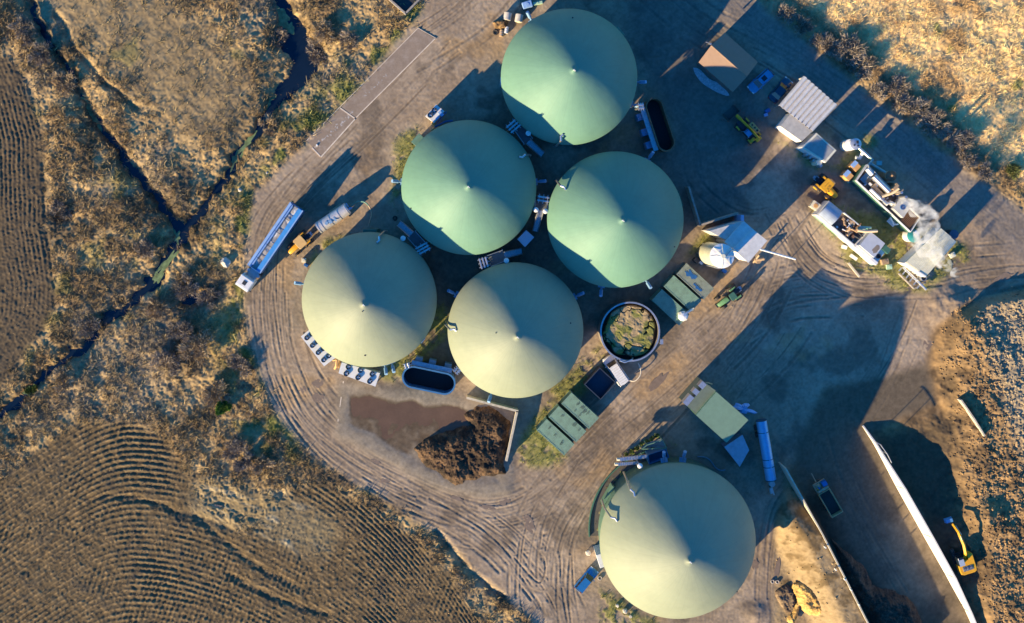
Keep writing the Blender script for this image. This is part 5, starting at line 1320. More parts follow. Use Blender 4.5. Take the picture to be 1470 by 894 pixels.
t.W('railing', MB().tube([(*P(627, 177, 1.5), 1.5), (*P(641, 160, 1.5), 1.5)], .1, 6).tube([(*P(624, 182, 1), 1.0), (*P(640, 174, 1), 1.0), (*P(650, 173, 1), 1.0)], .16, 6), BLUEP)
t = T('pipework', 'tangled orange-brown pipework between the two white coolers', 'pipes', (*P(482, 520), 0))
t.W('pipe', MB().tube([(*P(478, 517, 1), .8), (*P(484, 516, 1), 1.4), (*P(483, 525, 1), 1.2), (*P(480, 530, 1), .4)], .2, 8).tube([(*P(487, 518, 1), .5), (*P(486, 528, 1), .9)], .15, 8), ORG, smooth=True)

# ------------------------------------------------------------------ feeding platform at the big digester
h = 3.0; q = [(929.8, 653), (956.6, 644.3), (961, 656.7), (931.6, 666.5)]; w_ = [P(*p, h) for p in q]
cx = sum(p[0] for p in w_) / 4; cy = sum(p[1] for p in w_) / 4; t = T('feed_hopper', 'dark blue open hopper at the upper left edge of the largest digester', 'hopper', (cx, cy, 0))
wi = [(cx + (p[0] - cx) * .92, cy + (p[1] - cy) * .92) for p in w_]; mb = MB()
for k in range(4): mb.prism([w_[k], w_[(k + 1) % 4], wi[(k + 1) % 4], wi[k]], .2, h)
t.W('hopper_wall', mb, mat('hopper_blue', (.03, .16, .33), rough=.45)); t.W('bottom', MB().prism(wi, .3, 1.6), mat('hopper_inside', (.04, .09, .15), rough=.6))
fr = MB(); pf = [P(*p, 3.3) for p in ((921.5, 644.5), (929, 638.5), (951, 631.5), (957, 643))]
for k in range(4):
    a = pf[k]; b = pf[(k + 1) % 4]; fr.tube([(*a, 3.3), (*b, 3.3)], .09, 6); fr.tube([(*a, 0), (*a, 3.3)], .08, 6)
t.W('frame', fr, GREENP); t.W('deck', MB().prism(pf, 2.1, 2.2), GRATE)
def conveyor(a, b, wd, label, h=3.0):
    A_ = Vector(P(*a, h)); B_ = Vector(P(*b, h)); d = B_ - A_; an = math.atan2(d.y, d.x); m_ = (A_ + B_) / 2
    t = T('feed_conveyor', label, 'conveyor', (*m_, 0), 0, 'silver feed conveyors')
    t.W('trough', MB().box((m_.x, m_.y, h - .25), (d.length, wd, .5), rz=an), STEEL)
    rb = MB()
    for i in range(10):
        q = A_ + d * (i + .5) / 10; rb.box((q.x, q.y, h + .02), (.08, wd + .08, .06), rz=an)
    t.W('flange', rb, GALV)
    t.W('motor', MB().tube([(A_.x - d.x / d.length * .5, A_.y, h - .2), (A_.x, A_.y, h - .2)], .25, 10), CREAM)
    lg = MB()
    for k in (.15, .85):
        q = A_ + d * k; lg.tube([(q.x, q.y, 0), (q.x, q.y, h - .5)], .07, 6)
    t.W('leg', lg, GALV)
conveyor((890, 659.5), (929.5, 655), .55, 'upper silver feed conveyor leading into the dark blue hopper')
conveyor((887, 666.5), (915, 664.3), .45, 'lower silver feed conveyor with a cream motor end')

# ------------------------------------------------------------------ the power and gas plant
# upper power container
def basequad(q, h): return [P(*p, h) for p in q]
def lerp4(w_, u, v): 
    a = Vector(w_[0]).lerp(Vector(w_[1]), v); b = Vector(w_[3]).lerp(Vector(w_[2]), v); return a.lerp(b, u)
def sub(w_, u0, u1, v0, v1): return [tuple(lerp4(w_, u0, v0)), tuple(lerp4(w_, u0, v1)), tuple(lerp4(w_, u1, v1)), tuple(lerp4(w_, u1, v0))]
q = [(1226, 259), (1242, 236), (1318, 312), (1304, 333)]
H1 = 2.9; w_ = basequad(q, H1); c_ = lerp4(w_, .5, .5); an = math.atan2(w_[3][1] - w_[0][1], w_[3][0] - w_[0][0])
t = T('power_container', 'long generator container packed with silver pipes, giving off steam', 'generator', (*c_, 0))
t.W('casing', MB().prism(sub(w_, .0, 1, .0, 1), .1, 2.3), DKGREEN)
t.W('roof_tray', MB().prism(sub(w_, .005, .995, .01, .99), 2.303, 2.36), mat('tray_brown', (.13, .10, .08), rough=.8, var=.4, scale=2))
ed = MB()
for uv in ((0, 1, 0, .035), (0, 1, .965, 1), (0, .012, .04, .96), (.988, 1, .04, .96)): ed.prism(sub(w_, *uv), 2.305, H1)
t.W('parapet', ed, mat('pale_parapet', (.55, .56, .56), rough=.5))
def tubeuv(pts, r, h, n=12): return [(*lerp4(w_, u, v), hh) for (u, v, hh) in pts]
t.W('silencer', MB().tube(tubeuv([(.14, .72, 3.3), (.17, .72, 3.3), (.40, .72, 3.3), (.43, .72, 3.3)], 0, 0), .48, 18), STEEL, smooth=True)
t.W('silencer', MB().tube(tubeuv([(.02, .78, 3.2), (.12, .75, 3.2)], 0, 0), .36, 14), WHITE, smooth=True)
t.W('silencer', MB().tube(tubeuv([(.22, .16, 3.0), (.40, .16, 3.0)], 0, 0), .27, 14), WHITE, smooth=True)
t.W('exhaust_pipe', MB().tube(tubeuv([(.40, .3, 3.0), (.47, .75, 3.4), (.50, 1.15, 3.8)], 0, 0), .26, 12), mat('tan_exhaust', (.55, .42, .28)), smooth=True)
t.W('exhaust_pipe', MB().tube(tubeuv([(.40, .16, 3.0), (.50, .2, 3.1), (.55, .45, 3.1), (.62, .5, 3.2)], 0, 0), .2, 10), STEEL, smooth=True)
r_ = random.Random(8)
for nm, m_, k in (('engine_block', TAN, 9), ('valve_box', LBLUE, 9), ('pale_box', WHITE, 18), ('dark_box', DARK, 14)):
    for i in range(k):
        mb = MB()
        u, v = r_.uniform(.08, .72), r_.uniform(.15, .85)
        if nm == 'engine_block': u, v = .22 + i * .028, .40 + .05 * math.sin(i)
        c = lerp4(w_, u, v); s = r_.uniform(.2, .6); mb.box((c[0], c[1], 2.36 + s * .5), (s * 1.5, s, s), rz=an + r_.choice((0, 0, math.pi / 2)))
        t.W(nm, mb, m_)
mb = MB()
for i in range(9): mb.box((*lerp4(w_, .05 + i * .012, .45), 2.7), (.05, 1.6, .3), rz=an)
t.W('louvre', mb, BLUEP)
cs4 = sub(w_, .60, .78, .2, 1.05); t.W('cooler_box', MB().prism(cs4, 2.37, 3.6), mat('cooler_grey', (.45, .45, .43), rough=.5))
c = lerp4(w_, .69, .6); t.W('cooler_fan', MB().ring(c, .42, .35, 3.6, 3.8, 20).cyl(c, .34, 3.602, 3.64, 20), BLUEP)
mb = MB()
for i in range(8): mb.box((*lerp4(w_, .82 + i * .02, .5), 2.75), (.1, 2.2, .18), rz=an)
t.W('slatted_radiator', mb, RUST)
mb = MB().tube(tubeuv([(.45, 1.3, 0), (.46, 1.25, 3.6)], 0, 0), .3, 8); c = lerp4(w_, .5, 1.1); mb.box((c[0], c[1], 1.9), (1.4, 1.1, 3.8), rz=an)
t.W('stack_base', mb, TAN)
t.o.scale.z = 1.35
for u_ in (.52, .60):
    c = lerp4(w_, u_, .95); t.W('exhaust_stack', MB().cyl(c, .22, 2.3, 5.0, 12), STEEL)
t.W('side_platform', MB().box((*lerp4(w_, .78, -.12), 1.0), (1.4, .8, .1), rz=an).tube(tubeuv([(.70, -.05, 1.8), (.8, -.2, 1.6), (.84, -.02, 1.9)], 0, 0), .14, 8), WHITE)
for (px, py, lb) in ((1228, 238, 'upper orange and white intake hood at the end of the long generator container'), (1217.5, 251.5, 'lower orange and white intake hood near the yellow tractor')):
    x, y = P(px, py, 2.5); t2 = T('intake_hood', lb, 'hood', (x, y, 0), an, 'orange intake hoods')
    t2.L('hood', MB().box((0.1, 0, 1.4), (1.3, 1.2, 2.2)), ORG, bevel=.03); t2.L('hood_top', MB().box((-.35, .1, 2.56), (.7, 1.1, .1), ry=-.3), LBLUE)
x, y = P(1221, 258, .4); tag(MB().prism(blob(0, 0, .9, .5, 16, .4, 5), 0, .35).build('green_cover_sheet', mat('mint_sheet', (.4, .6, .42))), 'small mint green cover on the ground below the intake hoods', 'cover')
bpy.data.objects['green_cover_sheet'].location = (x, y, 0)
# lower power container
q = [(1172.5, 308), (1190.2, 288), (1274.5, 357), (1257, 380.5)]
w_ = basequad(q, 2.9); c_ = lerp4(w_, .5, .5); an = math.atan2(w_[3][1] - w_[0][1], w_[3][0] - w_[0][0])
t = T('generator_container', 'generator container with two pale roofs and a green footing beside the grass', 'generator', (*c_, 0))
t.W('casing', MB().prism(sub(w_, 0, 1, 0, 1), .1, 2.3), mat('white_casing', (.68, .67, .62), rough=.5, dirt=(.4, .36, .3), dirt_amt=.4))
gq = basequad([(1169, 310), (1173, 306), (1258.5, 377), (1252, 381)], .8)
t.W('green_plinth', MB().prism(gq, 0, .8), mat('mint_plinth', (.22, .40, .30), rough=.5, dirt=(.3, .3, .2), dirt_amt=.3))
# curved roof section
a, b, c, d = [Vector(p) for p in sub(w_, .0, .22, .02, 1.0)]
vs = []; fs = []; K = 10
for i in range(K + 1):
    s = i / K; z = 2.5 + .8 * math.sin(math.pi * (.15 + .85 * s) * .98) ** .8 if i < K else 2.45
    p = a.lerp(b, s); q_ = d.lerp(c, s); vs += [(p.x, p.y, z), (q_.x, q_.y, z)]
    if i: k = 2 * i; fs.append((k - 2, k, k + 1, k - 1))
fs.append(tuple(range(0, 2 * K + 2, 2))); fs.append(tuple(range(2 * K + 1, 0, -2)))
t.W('curved_roof', MB().add(vs, fs), corr('bluegrey_curved_roof', (.36, .42, .50), 12, rz=R(45)))
t.W('end_wall', MB().prism(sub(w_, .02, .24, .0, .035), 2.3, 2.75), WHITE)
t.W('engine_deck', MB().prism(sub(w_, .24, .62, .03, .97), 2.303, 2.36), mat('tray_brown', (.13, .10, .08)))
ed = MB()
for uv in ((.24, .62, 0, .06), (.24, .62, .95, 1)): ed.prism(sub(w_, *uv), 2.305, 2.9)
t.W('parapet', ed, mat('pale_parapet', (.55, .56, .56)))
r_ = random.Random(21)
for nm, m_, k, sz in (('engine_block', mat('ochre_engine', (.50, .33, .18), rough=.6, var=.3, scale=3), 10, .7), ('brown_box', RUST, 8, .5), ('dark_box', DARK, 10, .5), ('valve_box', WHITE, 8, .35)):
    for i in range(k):
        mb = MB()
        u, v = r_.uniform(.27, .59), r_.uniform(.18, .85); c = lerp4(w_, u, v); s = r_.uniform(.5, 1) * sz
        if i % 3 == 0: mb.tube([(c[0], c[1], 2.7), (c[0] + r_.uniform(-1, 1), c[1] + r_.uniform(-1, 1), 2.9)], s * .28, 8)
        else: mb.box((c[0], c[1], 2.36 + s * .4), (s * 1.4, s, s * .8), rz=an + r_.choice((0, .4, math.pi / 2)))
        t.W(nm, mb, m_)
t.W('exhaust_pipe', MB().tube([(*lerp4(w_, .52, .7), 3.0), (*P(1240, 332, 3.4), 3.4), (*P(1257, 331, 3.6), 3.6)], .24, 12), mat('tan_exhaust', (.55, .42, .28)), smooth=True)
t.W('valve_train', MB().box((*P(1237, 328, 3), 2.6), (1.6, .5, .5), rz=.1).box((*P(1243, 326, 3), 2.7), (1.4, .3, .6), rz=-.1), mat('mint_sheet', (.4, .6, .42)))
rq = sub(w_, .655, .90, .18, 1.05); t.W('flat_roof', MB().prism(rq, 2.303, 3.3), mat('pale_grey_roof', (.44, .47, .52), rough=.5, var=.05))
c = lerp4(w_, .85, .55); t.W('roof_stain', MB().prism(blob(c[0], c[1], .75, .45, 20, .2, 3, .8), 3.302, 3.312), mat('brown_stain', (.22, .18, .14)))
c = lerp4(w_, .955, .42); t.W('roof_fan', MB().ring(c, .42, .34, 2.32, 2.62, 20).cyl(c, .33, 2.31, 2.4, 20), DARK)
t.W('white_top', MB().prism(sub(w_, .64, 1, 0, .16), 2.303, 2.62).prism(sub(w_, .91, 1, .17, .75), 2.302, 2.318), WHITE)
t.o.scale.z = 1.2
t.W('green_end_box', MB().prism(sub(w_, .93, 1.03, .78, 1.05), .5, 2.8), DKGREEN)
# tower pieces
def rtank(name, px, py, rp, h, label, m, topm, cat='tank', dome=.2):
    x, y = P(px, py, h); r = rp / S * (1 - h / HC); t = T(name, label, cat, (x, y, 0))
    t.L('shell', MB().lathe([(r, -.1), (r, h)], n=32, caps=False), m, smooth=True); t.L('lid', MB().lathe([(r * 1.03, h), (r * .6, h + dome), (.02, h + dome * 1.3)], n=32), topm, smooth=True); return t, r
t, r = rtank('condensate_tank', 1228.5, 206.5, 8, 3.2, 'white cylinder tank with a dished grey lid beside the road', WHITE, GALV)
t.L('lid_fitting', MB().box((.2, .3, 3.45), (.35, .5, .15)).cyl((-.3, -.2), .15, 3.3, 3.5, 10).box((.3, -.3, 3.42), (.3, .25, .12)), DARK)
t.L('lower_collar', MB().cyl((-.55, -.1), r * 1.05, 0, 2.2, 28), WHITE, smooth=True)
t, r = rtank('filter_vessel', 1279.3, 252.3, 7.6, 4.2, 'round brown-topped filter vessel standing at the road side', TAN, RUST, cat='vessel', dome=.25)
t.L('knob', MB().cyl((0, 0), .18, 4.4, 4.6, 10), ORG)
t = T('gas_duct', 'duct running from the white cylinder tank to the brown filter vessel', 'duct', (*P(1250, 228), 0))
t.W('duct_upper', MB().tube([(*P(1232, 211, 2.6), 2.6), (*P(1248, 225.5, 2.8), 2.8)], .26, 10), STEEL, smooth=True)
t.W('duct_bend', MB().tube([(*P(1248, 225, 2.8), 2.8), (*P(1253, 229, 3), 3.0), (*P(1247, 237, 3), 3.0)], .22, 8).tube([(*P(1251, 235, 3), 3.0), (*P(1274, 249, 3.5), 3.5)], .2, 8).box((*P(1261, 234, 2.5), 1.6), (.9, .7, 2.6)), mat('mint_duct', (.28, .42, .40)), smooth=False)
t.W('duct_stub', MB().tube([(*P(1238, 219, 2), 2.2), (*P(1234, 227, 1.5), 1.6), (*P(1228, 226, 1.5), 1.5)], .3, 8), WHITE)
t, r = rtank('water_tank', 1311.5, 338.5, 9.2, 2.2, 'round tank with a teal lid among the grass by the steam', WHITE, mat('teal_lid', (.02, .22, .22), rough=.4), dome=.3)
t.L('lid_box', MB().box((.35, .5, 2.62), (.8, .45, .25), rz=-.7), LBLUE)
t, r = rtank('dark_tank', 1369.5, 336.3, 6.6, 2.0, 'small dark round tank behind the cream building', DARK, mat('dark_blue_lid', (.07, .09, .14)), dome=.1)
# cream building
qq = [(1299.6, 375.6), (1349.8, 327.3), (1373, 347), (1330, 396)]
t = quadbox('gas_building', 'cream ribbed-roof building half veiled by the steam', 'building', qq, 3.0, WHITE, corr('cream_roof_ribs', (.66, .63, .47), 7, rz=R(45), depth=.7, rough=.5))
w_ = t.q
t.W('roof_step', MB().prism(sub(w_, .0, .64, .0, 1.0), 3.002, 3.3), corr('cream_roof_ribs', (.66, .63, .47), 7, rz=R(45)))
t.W('front_trim', MB().prism(sub(w_, .0, 1, -.04, -.005), .0, 3.1), WHITE)
t = T('pipe_manifold', 'grey pipe manifold skid below the white wall of the cream building', 'pipes', (*P(1314, 400), 0))
mb = MB()
for i in range(6):
    a = (1296 + i * 5.2, 383 + i * 5); b = (a[0] + 7, a[1] + 7.5); mb.tube([(*P(*a, .8), .9), (*P(*b, .8), .9)], .2, 8)
    a2 = (1291 + i * 5.2, 389 + i * 5); mb.tube([(*P(*a2, .8), .6), (*P(a2[0] + 4, a2[1] - 5, .8), .6)], .13, 8)
t.W('pipe', mb, GALV, smooth=True)
t.W('frame', MB().tube([(*P(1290, 392, .4), .4), (*P(1312, 414, .4), .4)], .16, 6).tube([(*P(1312, 414, .4), .4), (*P(1329, 405, .4), .4)], .14, 6), CONC)
t.W('vent_pipe', MB().cyl(P(1326, 399, 1.6), .38, 0, 1.6, 16), BLACK)
t.W('vent_collar', MB().ring(P(1326, 399, 1.6), .46, .39, 0, 1.65, 16), GALV)
# concrete manhole block, small cabinets etc
def small(name, px, py, s, rz, m, label, cat, z=0, m2=None, part='lid'):
    x, y = P(px, py, s[2]); t = T(name, label, cat, (x, y, z), rz); t.L('box', MB().box((0, 0, s[2] / 2), s), m, bevel=min(s) * .08)
    t.L(part, MB().cyl((0, 0), min(s[0], s[1]) * .28, s[2] + .002, s[2] + .06, 16), m2 or m); return t
small('manhole_block', 1171, 295, (1.4, 1.3, .9), R(-35), CREAM, 'pale square manhole block near the yellow tractor wheel', 'manhole', m2=ORG)
small('concrete_block', 1271, 375.5, (1.2, .9, .8), .2, TAN, 'tan block at the lower end of the generator container', 'block')
small('mint_box', 1277, 383, (.9, .8, .5), .1, mat('mint_sheet', (.4, .6, .42)), 'small mint green box on the grass', 'box')
small('white_cabinet', 1213, 354.5, (.8, .6, .7), -.3, WHITE, 'little white cabinet on the grass below the green footing', 'cabinet')
small('pale_slab_box', 1226, 369, (1.3, .5, .5), R(-35), WHITE, 'low white box beside the dark shaded pit on the grass', 'box')
small('stone_block', 1368, 366, (.9, .8, .6), .5, CREAM, 'pale stone block right of the cream building', 'block')
small('roadside_box', 455, 208, (.3, .3, .2), 0, WHITE, 'tiny white box on the concrete strip', 'box')
t = T('kerb_beam', 'long pale concrete beam lying along the grass edge', 'beam', (*P(1226, 386), 0)); a = Vector(P(1217, 377)); b = Vector(P(1233, 397)); d = b - a
t.W('beam', MB().box(((a.x + b.x) / 2, (a.y + b.y) / 2, .2), (d.length, .3, .4), rz=math.atan2(d.y, d.x)), mat('pale_concrete', (.55, .49, .38)))
# steam
sm = bpy.data.materials.new('steam'); sm.use_nodes = True; tt = sm.node_tree; tt.nodes.remove(tt.nodes['Principled BSDF'])
pv = tt.nodes.new('ShaderNodeVolumePrincipled'); pv.inputs['Color'].default_value = (.95, .95, .96, 1); pv.inputs['Anisotropy'].default_value = .1
tc = tt.nodes.new('ShaderNodeTexCoord'); nz = tt.nodes.new('ShaderNodeTexNoise'); nz.inputs['Scale'].default_value = .75; nz.inputs['Detail'].default_value = 5; nz.inputs['Distortion'].default_value = .6
mr = tt.nodes.new('ShaderNodeMapRange'); mr.inputs['From Min'].default_value = .47; mr.inputs['From Max'].default_value = .68; mr.inputs['To Max'].default_value = 1.35
tt.links.new(tc.outputs['Object'], nz.inputs['Vector']); tt.links.new(nz.outputs['Fac'], mr.inputs['Value']); tt.links.new(mr.outputs[0], pv.inputs['Density']); tt.links.new(pv.outputs[0], tt.nodes['Material Output'].inputs['Volume'])
bm = bmesh.new()
for (px, py, z, r) in ((1296, 298, 4.4, .7), (1301, 291, 5.2, 1.0), (1308, 296, 6, 1.3), (1316, 300, 6.6, 1.5), (1324, 304, 7, 1.6), (1332, 310, 7.2, 1.7), (1337, 318, 7.2, 1.6), (1331, 328, 7, 1.7), (1326, 338, 6.6, 1.7), (1322, 348, 6, 1.7), (1330, 357, 5.6, 1.6), (1341, 362, 5, 1.4), (1350, 372, 4.4, 1.4), (1359, 380, 3.6, 1.1), (1372, 391, 3, .9), (1345, 312, 7, 1.0)):
    m4 = Matrix.Translation((*P(px, py, z), z)) @ Matrix.Diagonal((r, r, r * .8, 1))
    bmesh.ops.create_icosphere(bm, subdivisions=3, radius=1.0, matrix=m4)
me = bpy.data.meshes.new('steam'); bm.to_mesh(me); bm.free(); me.materials.append(sm)
so_ = bpy.data.objects.new('steam', me); COL.objects.link(so_); tag(so_, kind='stuff')
rm = so_.modifiers.new('union', 'REMESH'); rm.mode = 'VOXEL'; rm.voxel_size = .22
dm = so_.modifiers.new('puff', 'DISPLACE'); tx = bpy.data.textures.new('puff', 'CLOUDS'); tx.noise_scale = 1.0; dm.texture = tx; dm.strength = 1.0; dm.mid_level = .5; dm.texture_coords = 'GLOBAL'

# ------------------------------------------------------------------ yard clutter
def bale(px, py, rz, label):
    x, y = P(px, py, .6); t = T('round_bale', label, 'bale', (x, y, 0), rz, 'grey wrapped bales by the top digester')
    t.L('bale', MB().tube([(-.6, 0, .62), (-.5, 0, .62), (.5, 0, .62), (.6, 0, .62)], .64, 22), mat('bale_grey', (.48, .44, .40), rough=.8, var=.2, scale=3), smooth=True)
    t.L('end_face', MB().tube([(-.66, 0, .62), (-.605, 0, .62)], .5, 18), CREAM)
bale(728.5, 23.5, R(80), 'left grey bale, tucked above the brushwood heap'); bale(745, 26, R(80), 'right grey bale, touching the grass strip by the digester')
def barrel(px, py, rz, label, m):
    x, y = P(px, py, .4); t = T('barrel', label, 'barrel', (x, y, 0), rz, 'barrels lying by the brushwood heap')
    t.L('drum', MB().tube([(-.55, 0, .34), (.55, 0, .34)], .34, 18), m, smooth=True); t.L('hoop', MB().tube([(-.2, 0, .34), (-.14, 0, .34)], .36, 18).tube([(.2, 0, .34), (.26, 0, .34)], .36, 18), GALV)
barrel(720, 47.7, R(-95), 'barrel with an orange-brown middle lying beside the tyre', TAN); barrel(727, 43, R(-100), 'white barrel lying just right of the brown one', WHITE)
def tyre(px, py, label, r=.42, z=None, m=RUBBER):
    x, y = P(px, py); zz = float(zat(px, py)) if z is None else z
    t = T('tyre', label, 'tyre', (x, y, zz), 0, 'loose tyres'); mb = MB(); N = 20; K = 8; vs = []; fs = []
    for i in range(N):
        a = 2 * math.pi * i / N
        for k in range(K):
            b = 2 * math.pi * k / K; q = r * .72 + r * .28 * math.cos(b); vs.append((q * math.cos(a), q * math.sin(a), .14 + .14 * math.sin(b)))
    for i in range(N):
        for k in range(K): fs.append((i * K + k, ((i + 1) % N) * K + k, ((i + 1) % N) * K + (k + 1) % K, i * K + (k + 1) % K))
    t.L('casing', MB().add(vs, fs), m, smooth=True)
tyre(711.4, 46.5, 'tyre lying flat left of the two barrels', .5)
GT = mat('grey_tyre', (.36, .33, .3), rough=.8)
tyre(1108.6, 834, 'grey tyre, left of a pair by the maize heap', .35, m=GT); tyre(1115.6, 834.5, 'grey tyre, right of a pair touching the maize heap', .35, m=GT)
tyre(1181, 303, 'tyre lying behind the yellow tractor by the container roof', .6); tyre(861, 829, 'pale-rimmed tyre next to the blue pickup', .4, m=GT); tyre(565, 529.5, 'dark tyre on the grass left of the blue-rimmed oval tank', .3)
tyre(588, 30, 'dark tyre in the scrub by the sunken bay', .35); tyre(567, 313, 'dark tyre in the shade beside the tanker hose', .4)
for i, (px, py, s, lb) in enumerate(((324.7, 377, .9, 'large pale boulder in the scrub left of the lorry cab'), (344, 272.5, .35, 'small white stone in the scrub above the lorry'), (383, 248, .22, 'tiny white stone at the edge of the upper scrub'), (844, 793, .5, 'pale rubble stone left of the largest digester'), (886, 868, .35, 'white rubble stone in the grass below the largest digester'), (897, 876, .45, 'pale rubble stone beside the bottom edge of the largest digester'), (905, 884, .3, 'small rubble stone at the bottom of the grass patch'))):
    bm = bmesh.new(); bmesh.ops.create_icosphere(bm, subdivisions=2, radius=s)
    for v in bm.verts: v.co *= rnd.uniform(.75, 1.1); v.co.z *= .7
    me = bpy.data.meshes.new('boulder'); bm.to_mesh(me); bm.free(); me.materials.append(mat('pale_stone', (.55, .5, .42), rough=.9, var=.2, scale=2))
    o = bpy.data.objects.new('boulder', me); COL.objects.link(o); o.location = (*P(px, py), float(zat(px, py)) + s * .3); tag(o, lb, 'stone')
small('blue_bin', 439, 380.5, (.7, .5, .9), R(-30), BLUEP, 'blue bin at the left edge of the digester with coolers', 'bin')
small('cream_drum_box', 436, 373.5, (.7, .7, .9), 0, CREAM, 'rounded cream box above the blue bin', 'box')
small('blue_crate', 1077, 150.5, (.8, .6, .7), .5, BLUEP, 'blue crate on the dark yard near the dark car', 'crate'); small('white_crate', 1100, 164.5, (.6, .5, .5), .3, LBLUE, 'pale crate below the blue crate', 'crate')
for k, v in (('blue_crate', (1102.5, 158.5)),):
    o = bpy.data.objects[k]; o.location = (*P(*v, .7), 0)
small('service_box', 757, 6, (1.6, 1.1, 1.2), .3, LBLUE, 'pale blue box in the shade at the top edge above the digester', 'box'); small('green_trough', 772, 4, (1.6, .5, .5), .2, mat('mint_sheet', (.4, .6, .42)), 'mint green trough at the top edge above the digester', 'trough')
# gravel patch by the shed and posts along the clamp wall
mb = MB().prism([P(*q) for q in spline([(995, 97), (1004, 99), (1018, 113), (1035, 121), (1047, 137), (1036, 135), (1025, 130), (1008, 119), (998, 106), (995, 97)], 4)[:-1]], -.02, .03)
tag(mb.build('gravel', mat('pale_gravel', (.42, .42, .43), rough=.95, var=.3, scale=3, fine=.3)), kind='stuff')
p0 = None
for i, (px, py) in enumerate(((1188, 786), (1203, 818), (1216, 832), (1225, 847), (1236, 868))):
    x, y = P(px - 3, py, 4.2); lb = ('first', 'second', 'third', 'fourth', 'fifth')[i] + ' small pale marker post from the top along the thin clamp wall'
    if p0 is None:
        p0 = T('marker_post', lb, 'post', (x, y, 3.6), 0, 'pale posts along the clamp wall'); p0.L('post', MB().box((0, 0, .4), (.18, .18, .8)), WHITE)
    else: copy_thing(p0, lb, (x, y, 3.6), 0)
t = T('drain_hose', 'thin dark hose curling over the ground above the largest digester', 'hose', (*P(1030, 660), 0))
pts = spline([(1001, 655), (1012, 656), (1020, 661), (1027, 671), (1035, 675), (1041, 674)], 3)
t.W('hose', MB().tube([(*P(*p), .12) for p in pts], .12, 7), mat('slate_hose', (.18, .26, .32)), smooth=True)
t = T('guard_rail', 'bent pale rail beside the top of the white clamp wall', 'rail', (*P(1268, 645, 3), 0))
pts = [(1259, 636), (1264, 638), (1274, 652), (1280, 664)]
t.W('rail', MB().tube([(*P(*p, 3.4), 3.4) for p in pts], .07, 6), GALV); t.W('post', MB().tube([(*P(1264, 638, 3.4), .5), (*P(1264, 638, 3.4), 3.4)], .06, 6).tube([(*P(1274, 652, 3.4), .5), (*P(1274, 652, 3.4), 3.4)], .06, 6), GALV)
# ------------------------------------------------------------------ vegetation
def blades(px, py, z, n_per, hgt, wid, spread, col, seed, lean=.5, flat=0.0):
    """clumps of thin tapering blades; px,py clump centres in pixels"""
    r_ = np.random.default_rng(seed); n = len(px) * n_per
    cx = np.repeat((px - N0[0]) / S, n_per) + r_.normal(0, spread, n); cy = np.repeat((N0[1] - py) / S, n_per) + r_.normal(0, spread, n); cz = np.repeat(z, n_per) - .05
    H_ = hgt * r_.uniform(.45, 1.25, n) * np.repeat(r_.uniform(.6, 1.3, len(px)), n_per); W_ = wid * r_.uniform(.5, 1.3, n)
    a = r_.uniform(0, 2 * np.pi, n); l = lean * r_.uniform(.2, 1.4, n); b = r_.uniform(0, 2 * np.pi, n)
    dx, dy = np.cos(a) * l * H_, np.sin(a) * l * H_; wx, wy = np.cos(b) * W_ / 2, np.sin(b) * W_ / 2
    V_ = np.empty((n, 4, 3), np.float32)
    V_[:, 0] = np.stack([cx - wx, cy - wy, cz], -1); V_[:, 1] = np.stack([cx + wx, cy + wy, cz], -1)
    V_[:, 2] = np.stack([cx + dx + wx * .4, cy + dy + wy * .4, cz + H_ * (1 - flat)], -1); V_[:, 3] = np.stack([cx + dx - wx * .4, cy + dy - wy * .4, cz + H_ * (1 - flat)], -1)
    F_ = np.arange(n * 4, dtype=np.int32).reshape(n, 4)
    c = np.repeat(col, n_per, 0) * (1 + .35 * r_.uniform(-1, 1, (n, 1))); c = np.repeat(c, 4, 0)
    return V_.reshape(-1, 3), F_, c
Mveg = mat('dry_stems', (0, 0, 0), rough=.9, var=.08, scale=.8, fine=.05, spec=.15, attr=True)
vr = np.random.default_rng(77)
def scatter(n, x0, x1, y0, y1, w_field, thr=0.0):
    px = vr.uniform(x0, x1, n); py = vr.uniform(y0, y1, n); k = fat(w_field, px, py) > vr.uniform(thr, 1, n); return px[k], py[k]
wat = np.minimum(d1, d2)
wS = gS * np.clip(sstep(-.35, .25, n_s + .5 * n_mid), .12, 1) * (1 - .8 * plain) * sstep(3, 8, wat) * (1 - .95 * fan) * (1 - yS)
px, py = scatter(60000, -30, 800, -30, 930, wS)
col = fat(colr, px, py) * 1.3 * np.array([.96, 1.0, .94]); 
Vb, Fb, Cb = blades(px, py, zat(px, py), 6, .42, .11, .16, np.clip(col, .02, .8), 1, lean=1.5)
tag(npmesh('dry_scrub_grass', Vb, Fb, Mveg, Cb), kind='stuff')
wM = mS * (.35 + .65 * sstep(-.2, .4, n_s)); px, py = scatter(20000, 1060, 1510, -30, 330, wM)
col = fat(colr, px, py) * 1.25; Vb, Fb, Cb = blades(px, py, zat(px, py), 4, .4, .09, .14, np.clip(col, .02, .85), 2, lean=1.5)
tag(npmesh('meadow_grass', Vb, Fb, Mveg, Cb), kind='stuff')
wG = np.clip(gmf + .7 * np.clip(gmask, 0, 1) * gS, 0, 1) * (zone != 1); px, py = scatter(60000, 300, 1420, -20, 910, wG)
base = np.array([.20, .23, .05]); col = base[None] * vr.uniform(.5, 1.3, (len(px), 1)) + np.array([.08, .04, 0])[None] * vr.uniform(0, 1, (len(px), 1))
Vb, Fb, Cb = blades(px, py, zat(px, py), 5, .26, .08, .14, col, 3, lean=.9)
tag(npmesh('green_weeds', Vb, Fb, Mveg, Cb), kind='stuff')
